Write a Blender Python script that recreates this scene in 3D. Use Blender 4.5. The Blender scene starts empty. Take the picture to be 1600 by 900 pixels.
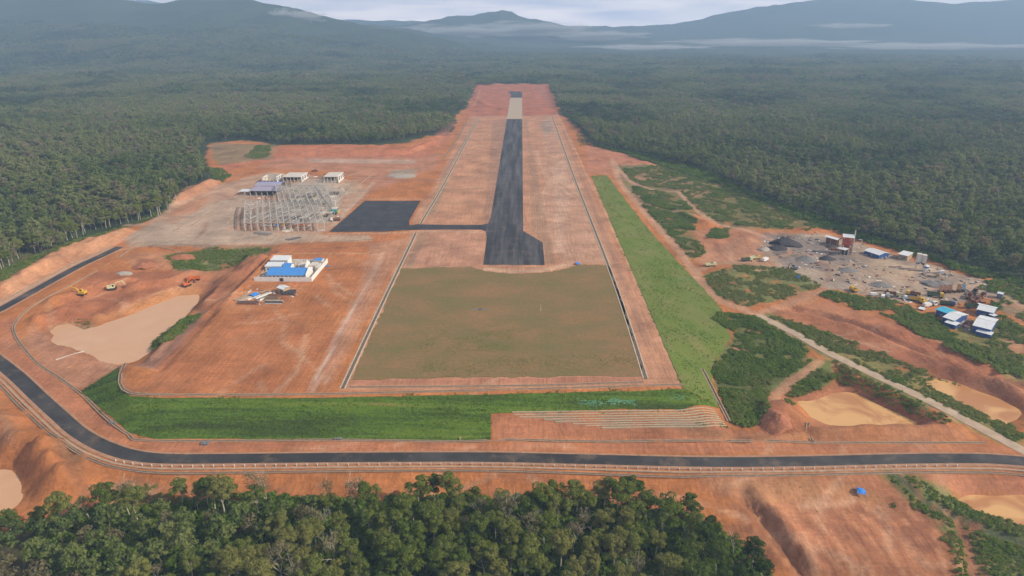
import bpy, bmesh, math, random
import numpy as np
from mathutils import Vector, Matrix
from mathutils.geometry import delaunay_2d_cdt

random.seed(11)
RNG = np.random.default_rng(11)
SC = bpy.context.scene
COL = SC.collection

# ------------------------------------------------------------------ camera, world, sun, exposure
PITCH = math.radians(20.78)
YAW = 0.01315
FPX = 1600 * 24.0 / 36.0
CAMZ = 165.0
cam_data = bpy.data.cameras.new('camera')
cam_data.lens = 24.0
cam_data.sensor_width = 36.0
cam_data.clip_start = 1.0
cam_data.clip_end = 60000.0
cam = bpy.data.objects.new('camera', cam_data)
COL.objects.link(cam)
cam.location = (0, 0, CAMZ)
cam.rotation_euler = (math.pi / 2 - PITCH, 0, YAW)
SC.camera = cam

SUN_EL = math.radians(34)
SUN_AZ = math.radians(104)          # compass style: from +Y towards +X
world = bpy.data.worlds.new('World')
SC.world = world
world.use_nodes = True
wn = world.node_tree
wn.nodes.clear()
w_out = wn.nodes.new('ShaderNodeOutputWorld')
w_bg = wn.nodes.new('ShaderNodeBackground')
w_sky = wn.nodes.new('ShaderNodeTexSky')
w_sky.sky_type = 'NISHITA'
w_sky.sun_disc = False
w_sky.sun_elevation = SUN_EL
w_sky.sun_rotation = SUN_AZ
w_sky.altitude = 200
w_sky.air_density = 1.4
w_sky.dust_density = 4.0
w_sky.ozone_density = 2.0
# soft high cloud, mixed over the sky
w_tc = wn.nodes.new('ShaderNodeTexCoord')
w_map = wn.nodes.new('ShaderNodeMapping')
w_map.inputs['Scale'].default_value = (2.6, 2.6, 22.0)
w_no = wn.nodes.new('ShaderNodeTexNoise')
w_no.inputs['Scale'].default_value = 2.6
w_no.inputs['Detail'].default_value = 6
w_rmp = wn.nodes.new('ShaderNodeValToRGB')
w_rmp.color_ramp.elements[0].position = 0.28
w_rmp.color_ramp.elements[1].position = 0.62
w_mix = wn.nodes.new('ShaderNodeMix')
w_mix.data_type = 'RGBA'
w_mix.inputs['B'].default_value = (4.6, 4.5, 4.8, 1)
wn.links.new(w_tc.outputs['Generated'], w_map.inputs['Vector'])
wn.links.new(w_map.outputs['Vector'], w_no.inputs['Vector'])
wn.links.new(w_no.outputs['Fac'], w_rmp.inputs['Fac'])
wn.links.new(w_rmp.outputs['Color'], w_mix.inputs['Factor'])
wn.links.new(w_sky.outputs['Color'], w_mix.inputs['A'])
# bright hazy band all round the horizon
w_sep = wn.nodes.new('ShaderNodeSeparateXYZ'); wn.links.new(w_tc.outputs['Generated'], w_sep.inputs[0])
w_h = wn.nodes.new('ShaderNodeMapRange'); w_h.inputs['From Min'].default_value = 0.0; w_h.inputs['From Max'].default_value = 0.15
w_h.inputs['To Min'].default_value = 1.0; w_h.inputs['To Max'].default_value = 0.0; w_h.interpolation_type = 'SMOOTHSTEP'
wn.links.new(w_sep.outputs['Z'], w_h.inputs['Value'])
w_m2 = wn.nodes.new('ShaderNodeMix'); w_m2.data_type = 'RGBA'; w_m2.inputs['B'].default_value = (16.0, 15.2, 15.8, 1)
w_c = wn.nodes.new('ShaderNodeMix'); w_c.data_type = 'RGBA'; w_c.inputs['A'].default_value = (10.5, 11.2, 14.5, 1); w_c.inputs['B'].default_value = (22.0, 19.5, 19.5, 1)
wn.links.new(w_rmp.outputs['Color'], w_c.inputs['Factor']); wn.links.new(w_c.outputs['Result'], w_m2.inputs['B'])
wn.links.new(w_h.outputs['Result'], w_m2.inputs['Factor']); wn.links.new(w_mix.outputs['Result'], w_m2.inputs['A'])
wn.links.new(w_m2.outputs['Result'], w_bg.inputs['Color'])
w_bg.inputs['Strength'].default_value = 0.11
wn.links.new(w_bg.outputs['Background'], w_out.inputs['Surface'])

sun_data = bpy.data.lights.new('sun', 'SUN')
sun_data.energy = 5.0
sun_data.color = (1.0, 0.90, 0.75)
sun_data.angle = math.radians(0.6)
sun = bpy.data.objects.new('sun', sun_data)
COL.objects.link(sun)
sd = Vector((math.sin(SUN_AZ) * math.cos(SUN_EL), math.cos(SUN_AZ) * math.cos(SUN_EL), math.sin(SUN_EL)))
sun.rotation_euler = sd.to_track_quat('Z', 'Y').to_euler()
sun.location = (300, 0, 400)

SC.view_settings.view_transform = 'Standard'
SC.view_settings.look = 'None'
SC.view_settings.gamma = 1.0
SC.view_settings.exposure = 0.08
SC.cycles.max_bounces = 4
SC.cycles.diffuse_bounces = 2
SC.cycles.glossy_bounces = 2
SC.cycles.transmission_bounces = 2
SC.cycles.volume_bounces = 0
SC.cycles.use_denoising = True

# ------------------------------------------------------------------ noise in numpy
def _hash(ix, iy, s):
    n = (ix.astype(np.int64) * 374761393 + iy.astype(np.int64) * 668265263 + s * 974711) & 0x7fffffff
    n = ((n ^ (n >> 13)) * 1274126177) & 0x7fffffff
    return ((n ^ (n >> 16)) & 0xffff) / 65535.0

def vnoise(x, y, s=0):
    x = np.asarray(x, float); y = np.asarray(y, float)
    x0 = np.floor(x); y0 = np.floor(y)
    fx = x - x0; fy = y - y0
    fx = fx * fx * (3 - 2 * fx); fy = fy * fy * (3 - 2 * fy)
    a = _hash(x0, y0, s); b = _hash(x0 + 1, y0, s)
    c = _hash(x0, y0 + 1, s); d = _hash(x0 + 1, y0 + 1, s)
    return (a * (1 - fx) + b * fx) * (1 - fy) + (c * (1 - fx) + d * fx) * fy

def fbm(x, y, scale, octv=4, s=0):
    v = 0.0; a = 0.5; t = 0.0; f = 1.0 / scale
    for k in range(octv):
        v = v + a * vnoise(np.asarray(x) * f + 13.7 * k, np.asarray(y) * f + 7.1 * k, s + k)
        t += a; a *= 0.5; f *= 2.03
    return v / t

def smooth(a, b, x):
    t = np.clip((x - a) / (b - a), 0, 1)
    return t * t * (3 - 2 * t)

# ------------------------------------------------------------------ from photo pixels to places on the land
_R = np.array(Matrix.Rotation(YAW, 3, 'Z') @ Matrix.Rotation(math.pi / 2 - PITCH, 3, 'X'))
def ray(px, py):
    return _R @ np.array([px - 800.0, 450.0 - py, -FPX])

def U(px, py, z=0.0):
    d = ray(px, py)
    t = (z - CAMZ) / d[2]
    return (d[0] * t, d[1] * t)

def URng(px, py, dist):                  # the point that stands dist metres away along the ground: (x, y, z)
    d = ray(px, py)
    t = dist / d[1]
    return (d[0] * t, d[1] * t, CAMZ + d[2] * t)

# ------------------------------------------------------------------ land levels: a surveyed triangle net
LINES = [
    # plateau crest
    [(200, 573, -.5), (188, 600, 0), (203, 616, 0), (260, 619, 0), (480, 620, 0), (700, 615, 0), (900, 610, 0), (1068, 605, 0),
     (1040, 540, 0), (1010, 470, 0), (965, 372, 0), (925, 280, 0), (905, 240, 0), (890, 205, 0), (868, 160, 0), (856, 132, 0)],
    [(425, 246, 0), (480, 246, 0), (560, 246, 0), (645, 246, 0), (684, 232, 0), (700, 205, 0), (722, 182, 0), (738, 160, 0), (747, 131, 0), (800, 130, 0), (855, 130, 0)],
    # toe of the bottom slope, then the upper roadside drain
    [(-70, 500, -6.2), (22, 500, -6), (24, 525, -6.4), (60, 570, -7), (125, 614, -8), (165, 652, -8.7), (200, 680, -9), (240, 690, -9), (530, 689, -9), (767, 688, -9),
     (1140, 692, -9), (1265, 695, -9), (1540, 694, -9), (1660, 730, -9)],
    # perimeter road, both edges level
    [(1700, 712, -9.2), (1600, 705, -9.2), (1500, 703, -9.2), (1300, 706, -9.2), (1100, 706, -9.2), (900, 702, -9.2), (750, 700, -9.2), (550, 700, -9.2), (260, 702, -9.2),
     (195, 694, -9.1), (150, 676, -8.9), (105, 646, -8.6), (62, 605, -8), (22, 560, -7.4), (-20, 525, -6.8), (-70, 512, -6.5)],
    [(1700, 745, -9.2), (1600, 733, -9.2), (1500, 731, -9.2), (1300, 735, -9.2), (1100, 736, -9.2), (900, 733, -9.2), (750, 731, -9.2), (550, 731, -9.2), (250, 732, -9.2),
     (180, 728, -9.2), (110, 702, -9), (58, 655, -8.6), (0, 592, -7.9), (-60, 560, -7.2), (-120, 540, -7.0)],
    # left leg of the road as it climbs to the terminal yard
    [(-120, 560, -6.6), (-60, 500, -6), (0, 480, -5.3), (60, 446, -4), (120, 410, -2.6), (185, 376, -1), (240, 352, 0)],
    [(-40, 512, -6), (6, 500, -5.5), (65, 468, -4.2), (125, 430, -2.8), (190, 396, -1), (235, 384, 0)],
    # outer bank south of the road
    [(-60, 640, -9), (20, 650, -10), (80, 700, -10), (150, 745, -10.5), (260, 752, -12), (500, 752, -12), (800, 752, -12), (1050, 752, -12), (1150, 760, -11),
     (1300, 752, -10.5), (1400, 745, -10.5)],
    [(150, 790, -13), (400, 800, -14), (800, 800, -14), (1150, 800, -13.5)],
    # pit by the left leg
    [(440, 384, 0), (420, 394, 0), (360, 455, 0), (300, 520, 0), (245, 578, 0), (228, 588, 0)],
    [(408, 396, -3), (345, 455, -3), (318, 480, -4), (288, 520, -4), (236, 572, -3)],
    # terminal yard south edge
    [(235, 384, 0), (300, 383, 0), (360, 383, 0), (440, 384, 0), (580, 372, 0), (640, 362, 0)],
    [(262, 392, -1.5), (320, 390, -3), (380, 390, -3.5), (420, 390, -2)],
    [(290, 420, -4), (340, 425, -4.5), (380, 405, -4)],
    # pit benches
    [(205, 418, -2.5), (160, 440, -3.5), (100, 462, -4.5), (60, 490, -5), (40, 520, -5.7)],
    [(270, 450, -5.5), (180, 470, -5.5), (120, 480, -6), (80, 500, -7)],
    # right toe of the long green slope and the vehicle track
    [(950, 272, -2), (975, 305, -4), (1010, 350, -6), (1062, 410, -8), (1100, 455, -8.6), (1128, 480, -9), (1145, 525, -9), (1112, 580, -9), (1142, 664, -9)],
    [(956, 248, -.5), (968, 285, -3), (1010, 335, -6), (1080, 415, -8), (1110, 460, -8.6), (1180, 490, -9), (1300, 560, -9), (1450, 635, -9), (1600, 700, -9.1)],
    # berm above the right pond
    [(1180, 672, -9), (1205, 630, -5), (1225, 628, -4.2), (1252, 660, -8.5), (1270, 690, -9)],
    [(1180, 625, -9), (1195, 672, -8.8)],
    [(1270, 690, -9), (1275, 672, -7.5), (1400, 668, -7.5), (1470, 668, -7.8), (1505, 690, -9)],
    [(1237, 624, -8.5), (1294, 599, -8.8), (1318, 596, -8.8), (1350, 602, -8.8), (1400, 623, -8.8), (1465, 657, -8.8)],
    # right far pond rim
    [(1425, 600, -9), (1450, 575, -9), (1530, 590, -8.5), (1612, 632, -8.5), (1640, 665, -9)],
    [(1425, 600, -9), (1500, 640, -9), (1590, 682, -9)],
    # bottom right pit
    [(1455, 752, -11), (1500, 742, -10.5), (1600, 742, -10.5), (1700, 760, -10.5)],
    [(1405, 748, -10), (1450, 775, -12.2), (1500, 800, -13.5), (1560, 830, -14), (1640, 850, -14)],
    [(1380, 742, -10), (1440, 790, -13), (1500, 830, -15), (1600, 870, -15.5)],
    # bottom left pit
    [(30, 640, -10), (75, 720, -12), (95, 770, -13), (70, 800, -14.5), (0, 830, -16)],
    [(-80, 640, -10), (-60, 700, -13)],
]
PITS = {   # water sheets: outline in the photo, level
    'left': ([(312, 458), (280, 462), (215, 487), (150, 510), (134, 515), (110, 505), (90, 508), (76, 518), (84, 532), (100, 541), (128, 549), (150, 560), (192, 569),
              (215, 565), (235, 548), (262, 520), (296, 490), (308, 474)], -9.0),
    'bottom_left': ([(-60, 690), (0, 712), (30, 728), (44, 748), (64, 762), (40, 782), (0, 800), (-60, 810)], -16.0),
    'right': ([(1262, 650), (1247, 630), (1290, 609), (1318, 606), (1347, 616), (1396, 642), (1438, 661), (1424, 667), (1380, 667), (1300, 666)], -13.0),
    'far_right': ([(1440, 600), (1448, 584), (1500, 598), (1560, 622), (1597, 640), (1590, 658), (1570, 663), (1520, 640), (1470, 615)], -11.5),
    'bottom_right': ([(1478, 776), (1505, 768), (1540, 772), (1600, 768), (1680, 780), (1680, 840), (1600, 822), (1560, 806), (1520, 795)], -15.0),
}
pts, zs, edges = [], [], []
def addline(l, close=False, world=False):
    i0 = len(pts)
    for p in l:
        xy = (p[0], p[1]) if world else U(p[0], p[1], p[2])
        pts.append(Vector(xy)); zs.append(p[2])
    for k in range(len(l) - 1):
        edges.append((i0 + k, i0 + k + 1))
    if close:
        edges.append((i0 + len(l) - 1, i0))
for l in LINES:
    addline(l)
def shrink(poly, d):
    c = np.mean(poly, axis=0)
    out = []
    for p in poly:
        v = np.array(p) - c; L = np.linalg.norm(v)
        out.append(tuple(c + v * max(0.2, (L - d) / L)))
    return out
for k, (pl, z) in PITS.items():
    w = [U(a, b, z) for a, b in pl]
    addline([(x, y, z + 0.02) for x, y in w], True, True)
    addline([(x, y, z - 1.6) for x, y in shrink(w, 5.0)], True, True)
FREE = [(1600, 440, -6), (1560, 440, -6), (1450, 430, -7), (1300, 380, -6.5), (1200, 370, -7), (1250, 430, -7.5), (1400, 480, -8), (1560, 490, -7.5), (1600, 560, -8), (1350, 545, -8.5),
        (1100, 330, -5.5), (1030, 255, -3), (1150, 400, -8), (1200, 440, -8.2), (1000, 262, -2), (1250, 480, -8.5), (1200, 560, -9.5), (1180, 640, -10), (1240, 580, -9.5),
        (0, 430, -3), (100, 385, -1), (250, 340, 0), (330, 270, 1), (1300, 820, -14), (1480, 860, -14), (1250, 880, -15), (1600, 900, -16),
        (-200, 640, -9), (0, 900, -17), (800, 900, -16), (1200, 900, -16), (600, 226, 5), (470, 229, 5), (672, 213, 4), (430, 232, 3)]
for a, b, z in FREE:
    pts.append(Vector(U(a, b, z))); zs.append(z)
X0, X1, Y0, Y1, RS = -1000.0, 1300.0, 60.0, 2800.0, 2.0
for p in [(X0 - 50, Y0 - 30, -12), (X1 + 50, Y0 - 30, -12), (X1 + 50, Y1 + 50, -4), (X0 - 50, Y1 + 50, -2), (X0 - 50, 1000, 8), (X0 - 50, 500, 5), (X1 + 50, 700, -4), (0, Y1 + 50, -3),
          (0, Y0 - 30, -17), (-300, 300, -9), (-450, 700, 4), (-350, 1200, 3), (600, 1200, -5), (300, 1900, -3), (-200, 2300, -2), (200, 2350, -2)]:
    pts.append(Vector((p[0], p[1]))); zs.append(p[2])
vco, _e, tris, vorig, _a, _b = delaunay_2d_cdt(pts, edges, [], 0, 1e-4, True)
pa = np.array([[p.x, p.y] for p in pts]); za = np.array(zs)
tv = np.array([[v.x, v.y] for v in vco]); tz = np.zeros(len(tv))
for i, o in enumerate(vorig):
    if o:
        tz[i] = za[o].mean()
    else:
        d = np.hypot(pa[:, 0] - tv[i, 0], pa[:, 1] - tv[i, 1]); n = np.argsort(d)[:2]
        w = 1 / (d[n] + 1e-3); tz[i] = (za[n] * w).sum() / w.sum()
NX = int((X1 - X0) / RS) + 1; NY = int((Y1 - Y0) / RS) + 1
HR = np.zeros((NY, NX))
for f in tris:
    for k in range(1, len(f) - 1):
        i, j, l = f[0], f[k], f[k + 1]
        P = tv[[i, j, l]]; Z = tz[[i, j, l]]
        cx0 = max(0, int((P[:, 0].min() - X0) / RS)); cx1 = min(NX - 1, int((P[:, 0].max() - X0) / RS) + 1)
        cy0 = max(0, int((P[:, 1].min() - Y0) / RS)); cy1 = min(NY - 1, int((P[:, 1].max() - Y0) / RS) + 1)
        if cx1 < cx0 or cy1 < cy0: continue
        gx, gy = np.meshgrid(X0 + RS * np.arange(cx0, cx1 + 1), Y0 + RS * np.arange(cy0, cy1 + 1))
        den = (P[1, 1] - P[2, 1]) * (P[0, 0] - P[2, 0]) + (P[2, 0] - P[1, 0]) * (P[0, 1] - P[2, 1])
        if abs(den) < 1e-9: continue
        a = ((P[1, 1] - P[2, 1]) * (gx - P[2, 0]) + (P[2, 0] - P[1, 0]) * (gy - P[2, 1])) / den
        b = ((P[2, 1] - P[0, 1]) * (gx - P[2, 0]) + (P[0, 0] - P[2, 0]) * (gy - P[2, 1])) / den
        c = 1 - a - b
        m = (a > -1e-6) & (b > -1e-6) & (c > -1e-6)
        HR[cy0:cy1 + 1, cx0:cx1 + 1][m] = (a * Z[0] + b * Z[1] + c * Z[2])[m]
for _ in range(2):        # soften the breaks
    p = np.pad(HR, 1, mode='edge')
    HR = (p[1:-1, 1:-1] * 2 + p[:-2, 1:-1] + p[2:, 1:-1] + p[1:-1, :-2] + p[1:-1, 2:]) / 6

RIDGES_DONE = 0
RIDGES = [   # (photo x, photo y of the skyline, distance), half width of the foot
    ([(-600, -60, 5070), (-300, -30, 4992), (-100, -12, 4914), (0, -3, 4992), (100, -5, 4992), (150, -6, 4992), (185, 1, 4992), (215, 9, 4992), (240, 12, 4992), (300, 3, 4992), (335, 1, 4992),
      (400, 4, 4914), (430, 13, 4914), (470, 20, 4836), (505, 29, 4836), (560, 40, 4758), (620, 49, 4680), (700, 66, 4602), (770, 84, 4524)], 2106),
    ([(-300, 20, 4214), (-50, 32, 4042), (60, 42, 4042), (150, 38, 4042), (260, 50, 4042), (380, 46, 4042), (480, 58, 4042), (600, 76, 4042), (690, 92, 4042)], 1014),
    ([(560, 46, 7254), (620, 44, 7254), (660, 38, 7332), (700, 29, 7410), (735, 27, 7410), (760, 21, 7410), (783, 17, 7410), (800, 20, 7410), (830, 31, 7410), (850, 33, 7410), (880, 41, 7410),
      (905, 47, 7410), (960, 55, 7410)], 1170),
    ([(560, 40, 6240), (590, 41, 6240), (640, 46, 6240), (700, 56, 6240), (760, 63, 6240), (850, 73, 6240)], 702),
    ([(-700, -20, 9594), (200, 0, 9516), (500, 30, 9360), (700, 36, 9360), (860, 42, 9360), (950, 42, 9360), (1050, 38, 9048), (1130, 22, 8892), (1200, 10, 8736), (1260, 3, 8580), (1300, -2, 8580),
      (1400, -3, 8580), (1440, 4, 8580), (1500, 6, 8580), (1600, 0, 8580), (1700, -6, 8580), (2300, -20, 8580)], 2028),
]
def seg_field(x, y, P):
    """distance to a polyline and the interpolated third coordinate"""
    best = np.full(x.shape, 1e9); zz = np.zeros(x.shape)
    for (ax, ay, az), (bx, by, bz) in zip(P[:-1], P[1:]):
        dx, dy = bx - ax, by - ay; L = dx * dx + dy * dy + 1e-9
        t = np.clip(((x - ax) * dx + (y - ay) * dy) / L, 0, 1)
        d = np.hypot(x - ax - t * dx, y - ay - t * dy)
        m = d < best
        best = np.where(m, d, best); zz = np.where(m, az + t * (bz - az), zz)
    return best, zz
def hills(x, y):
    x = np.asarray(x, float); y = np.asarray(y, float)
    out = np.zeros(x.shape)
    m = (y > 2300)
    if not m.any(): return out
    xs, ys = x[m], y[m]
    h = np.zeros(xs.shape)
    warp = (fbm(xs, ys, 900, 4, 40) - .5) * 700
    for P, W in RIDGES:
        wp = [URng(a, b, d) for a, b, d in P]
        d, z = seg_field(xs, ys, wp)
        s = np.clip(1 - (d + np.abs(warp) * smooth(0, 600, d)) / W, 0, 1)
        r = z * (s ** 1.35) * (1 + 0.35 * (fbm(xs, ys, 520, 5, 50) - .5) * smooth(0, 500, d)) + (fbm(xs, ys, 130, 3, 51) - .5) * 26 * smooth(20, 140, z)
        h = np.maximum(h, r)
    out[m] = h * smooth(2300, 3300, ys)
    return out
def H(x, y):
    x = np.asarray(x, float); y = np.asarray(y, float)
    gx = np.clip((x - X0) / RS, 0, NX - 1.001); gy = np.clip((y - Y0) / RS, 0, NY - 1.001)
    ix = gx.astype(int); iy = gy.astype(int); fx = gx - ix; fy = gy - iy
    v = (HR[iy, ix] * (1 - fx) + HR[iy, ix + 1] * fx) * (1 - fy) + (HR[iy + 1, ix] * (1 - fx) + HR[iy + 1, ix + 1] * fx) * fy
    r = np.hypot(x, y - 600)
    v = v + (fbm(x, y, 700, 4, 30) - .5) * 40 * smooth(900, 2600, r)
    return v + hills(x, y)
def h1(x, y):
    return float(H(np.array([x]), np.array([y]))[0])
def G(px, py, dz=0.0):
    """the point of the land seen at a photo pixel (dz: that far above the land)"""
    d = ray(px, py)
    T = np.geomspace(0.05, 14.0, 2600) if False else np.linspace(100, 4200, 4101)
    t = T / d[1]
    x = d[0] * t; y = d[1] * t; z = CAMZ + d[2] * t
    s = z - H(x, y) - dz
    k = np.argmax(s < 0)
    if s[k] >= 0: k = len(T) - 1
    a = s[k - 1] / (s[k - 1] - s[k] + 1e-9) if k > 0 else 0
    tt = t[k - 1] + (t[k] - t[k - 1]) * a if k > 0 else t[0]
    return Vector((d[0] * tt, d[1] * tt, CAMZ + d[2] * tt))
def GL(l):
    return [G(a, b) for a, b in l]

BERMS = [   # banks and gullies dug into the earth: (line, height, half width)
    ([(412, 402), (346, 450), (322, 476)], 2.2, 5), ([(428, 402), (378, 448), (338, 480)], 1.8, 4), ([(426, 392), (360, 459), (300, 521), (247, 576)], -1.4, 3.0), ([(396, 400), (372, 425), (345, 440)], 1.8, 4),
    ([(5, 668), (28, 690), (62, 720), (84, 765)], 3.5, 8), ([(74, 706), (96, 732), (128, 758)], 3.0, 6), ([(96, 716), (112, 738), (138, 764)], -1.5, 4), ([(-20, 668), (2, 700), (12, 722)], 2.5, 7),
    ([(1240, 482), (1290, 494), (1340, 507), (1420, 541), (1500, 576), (1600, 602)], -2.2, 4), ([(1225, 490), (1285, 501), (1340, 515), (1420, 549), (1500, 583), (1590, 612)], 1.6, 4), ([(1380, 512), (1450, 532), (1540, 572)], 1.5, 4),
    ([(1160, 770), (1192, 806), (1215, 840), (1250, 890)], -2.6, 3.2), ([(1180, 768), (1212, 800), (1236, 832), (1272, 885)], 1.8, 3.2), ([(1100, 768), (1200, 785), (1330, 793), (1390, 790)], -1.0, 4),
    ([(1494, 815), (1508, 848), (1518, 900)], -1.5, 4), ([(1480, 815), (1494, 848), (1502, 900)], 1.2, 4), ([(1440, 784), (1450, 787), (1480, 803), (1540, 828), (1640, 862)], -1.2, 3),
    ([(10, 452), (60, 422), (130, 392), (196, 364)], 3.0, 9), ([(80, 405), (130, 382)], 2.0, 7), ([(262, 322), (300, 300), (330, 286)], 3.0, 8),
    ([(90, 470), (140, 452), (200, 442)], 2.2, 7), ([(62, 500), (100, 488), (150, 498)], 2.0, 6), ([(215, 448), (270, 440), (300, 428)], 1.8, 6), ([(240, 560), (268, 528), (300, 492)], 1.4, 3.5),
    ([(1275, 676), (1350, 672), (1400, 672), (1480, 674)], 1.8, 5), ([(1475, 768), (1520, 762), (1600, 762)], 1.6, 3), ([(770, 690), (900, 678), (1130, 682)], 1.0, 5), ([(1180, 690), (1250, 683)], 1.2, 4),
    ([(1060, 330), (1090, 345), (1110, 352)], 2.0, 6), ([(1085, 368), (1120, 378), (1170, 376)], 1.8, 6), ([(925, 246), (980, 252), (1010, 256)], 2.5, 8), ([(1290, 590), (1325, 588), (1400, 615), (1470, 650)], 1.0, 4),
    ([(430, 242), (520, 240), (640, 238), (676, 222)], 2.0, 7), ([(1430, 590), (1470, 577), (1540, 592), (1600, 622)], 1.2, 4), ([(740, 152), (760, 165), (790, 172)], 1.5, 10), ([(830, 176), (860, 168)], 1.5, 10),
]
_bx, _by = np.meshgrid(X0 + RS * np.arange(NX), Y0 + RS * np.arange(NY))
_add = np.zeros_like(HR)
for _l, _h, _w in BERMS:
    _P = [tuple(G(a, b)[:2]) + (0.0,) for a, b in _l]; _a = np.array(_P); _m = 3 * _w
    _i0, _i1 = max(0, int((_a[:, 0].min() - _m - X0) / RS)), int((_a[:, 0].max() + _m - X0) / RS) + 1
    _j0, _j1 = max(0, int((_a[:, 1].min() - _m - Y0) / RS)), int((_a[:, 1].max() + _m - Y0) / RS) + 1
    _sx, _sy = _bx[_j0:_j1, _i0:_i1], _by[_j0:_j1, _i0:_i1]
    _h *= 1.9 if _l[0][0] < 450 else 1.3
    _d, _z = seg_field(_sx, _sy, _P)
    _d = _d + (fbm(_sx, _sy, 7, 3, 33) - .5) * _w * .9
    _add[_j0:_j1, _i0:_i1] += _h * np.exp(-(_d / _w * 1.25) ** 2) * (.75 + .5 * fbm(_sx, _sy, 16, 2, 34))
HR = HR + _add

def poly_sd(x, y, poly):
    """signed distance, positive inside"""
    x = np.asarray(x, float); y = np.asarray(y, float)
    best = np.full(x.shape, 1e18); ins = np.zeros(x.shape, bool)
    n = len(poly)
    for i in range(n):
        ax, ay = poly[i][0], poly[i][1]; bx, by = poly[(i + 1) % n][0], poly[(i + 1) % n][1]
        dx, dy = bx - ax, by - ay; L = dx * dx + dy * dy + 1e-9
        t = np.clip(((x - ax) * dx + (y - ay) * dy) / L, 0, 1)
        best = np.minimum(best, (x - ax - t * dx) ** 2 + (y - ay - t * dy) ** 2)
        c = (ay > y) != (by > y)
        if c.any() and dy != 0:
            ins ^= c & (x < dx * (y - ay) / dy + ax)
    d = np.sqrt(best)
    return np.where(ins, d, -d)

# ------------------------------------------------------------------ materials
MATS = {}
def nmat(name):
    m = bpy.data.materials.new(name); m.use_nodes = True
    nt = m.node_tree; b = nt.nodes['Principled BSDF']
    MATS[name] = m
    return m, nt, b
def N(nt, t, **kw):
    n = nt.nodes.new(t)
    for k, v in kw.items():
        if k.startswith('i_'): n.inputs[k[2:].replace('_', ' ')].default_value = v
        else: setattr(n, k, v)
    return n
def mat(name, col, rough=0.7, metal=0.0, var=0.12, scale=1.5, dirt=0.0, spec=0.3):
    """a plain painted or raw surface with slight mottling in world space"""
    if name in MATS: return MATS[name]
    m, nt, b = nmat(name)
    geo = N(nt, 'ShaderNodeNewGeometry')
    no = N(nt, 'ShaderNodeTexNoise', i_Scale=scale, i_Detail=5.0)
    nt.links.new(geo.outputs['Position'], no.inputs['Vector'])
    mr = N(nt, 'ShaderNodeMapRange'); mr.inputs['From Min'].default_value = .3; mr.inputs['From Max'].default_value = .7
    mr.inputs['To Min'].default_value = 1 - var; mr.inputs['To Max'].default_value = 1 + var
    nt.links.new(no.outputs['Fac'], mr.inputs['Value'])
    mx = N(nt, 'ShaderNodeVectorMath', operation='SCALE'); mx.inputs[0].default_value = col[:3]
    nt.links.new(mr.outputs['Result'], mx.inputs['Scale'])
    last = mx.outputs['Vector']
    if dirt > 0:
        n2 = N(nt, 'ShaderNodeTexNoise', i_Scale=scale * .6, i_Detail=8.0, i_Roughness=.7)
        nt.links.new(geo.outputs['Position'], n2.inputs['Vector'])
        r2 = N(nt, 'ShaderNodeMapRange'); r2.inputs['From Min'].default_value = .45; r2.inputs['From Max'].default_value = .75
        r2.inputs['To Max'].default_value = dirt
        nt.links.new(n2.outputs['Fac'], r2.inputs['Value'])
        mm = N(nt, 'ShaderNodeMix', data_type='RGBA'); mm.inputs['B'].default_value = (.36, .19, .11, 1)
        nt.links.new(r2.outputs['Result'], mm.inputs['Factor']); nt.links.new(last, mm.inputs['A'])
        last = mm.outputs['Result']
    nt.links.new(last, b.inputs['Base Color'])
    b.inputs['Roughness'].default_value = rough; b.inputs['Metallic'].default_value = metal
    b.inputs['Specular IOR Level'].default_value = spec
    return m

def leaf_mat(name, cols, under=0.25):
    """leaves: colour from the tree's own tone plus a patchy noise over the crown"""
    m, nt, b = nmat(name)
    at = N(nt, 'ShaderNodeAttribute', attribute_type='INSTANCER', attribute_name='tone')
    oi = N(nt, 'ShaderNodeObjectInfo')
    geo = N(nt, 'ShaderNodeNewGeometry')
    no = N(nt, 'ShaderNodeTexNoise', i_Scale=.55, i_Detail=3.0)
    nt.links.new(geo.outputs['Position'], no.inputs['Vector'])
    ad = N(nt, 'ShaderNodeMath', operation='MULTIPLY_ADD'); ad.inputs[1].default_value = .8
    nt.links.new(no.outputs['Fac'], ad.inputs[0]); nt.links.new(at.outputs['Fac'], ad.inputs[2])
    a2 = N(nt, 'ShaderNodeMath', operation='MULTIPLY_ADD'); a2.inputs[1].default_value = .22
    nt.links.new(oi.outputs['Random'], a2.inputs[0]); nt.links.new(ad.outputs[0], a2.inputs[2])
    a3 = N(nt, 'ShaderNodeMath', operation='SUBTRACT'); a3.inputs[1].default_value = .02
    nt.links.new(a2.outputs[0], a3.inputs[0])
    rp = N(nt, 'ShaderNodeValToRGB')
    el = rp.color_ramp.elements
    while len(el) < len(cols): el.new(0.5)
    for i, (p, c) in enumerate(cols):
        el[i].position = p; el[i].color = (*c, 1)
    nt.links.new(a3.outputs[0], rp.inputs['Fac'])
    nt.links.new(rp.outputs['Color'], b.inputs['Base Color'])
    b.inputs['Roughness'].default_value = .75
    b.inputs['Specular IOR Level'].default_value = .12
    tr = N(nt, 'ShaderNodeBsdfTranslucent'); ms = N(nt, 'ShaderNodeMixShader'); ms.inputs[0].default_value = .42
    nt.links.new(rp.outputs['Color'], tr.inputs['Color']); nt.links.new(b.outputs[0], ms.inputs[1]); nt.links.new(tr.outputs[0], ms.inputs[2])
    nt.links.new(ms.outputs[0], nt.nodes['Material Output'].inputs['Surface'])
    return m

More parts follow.
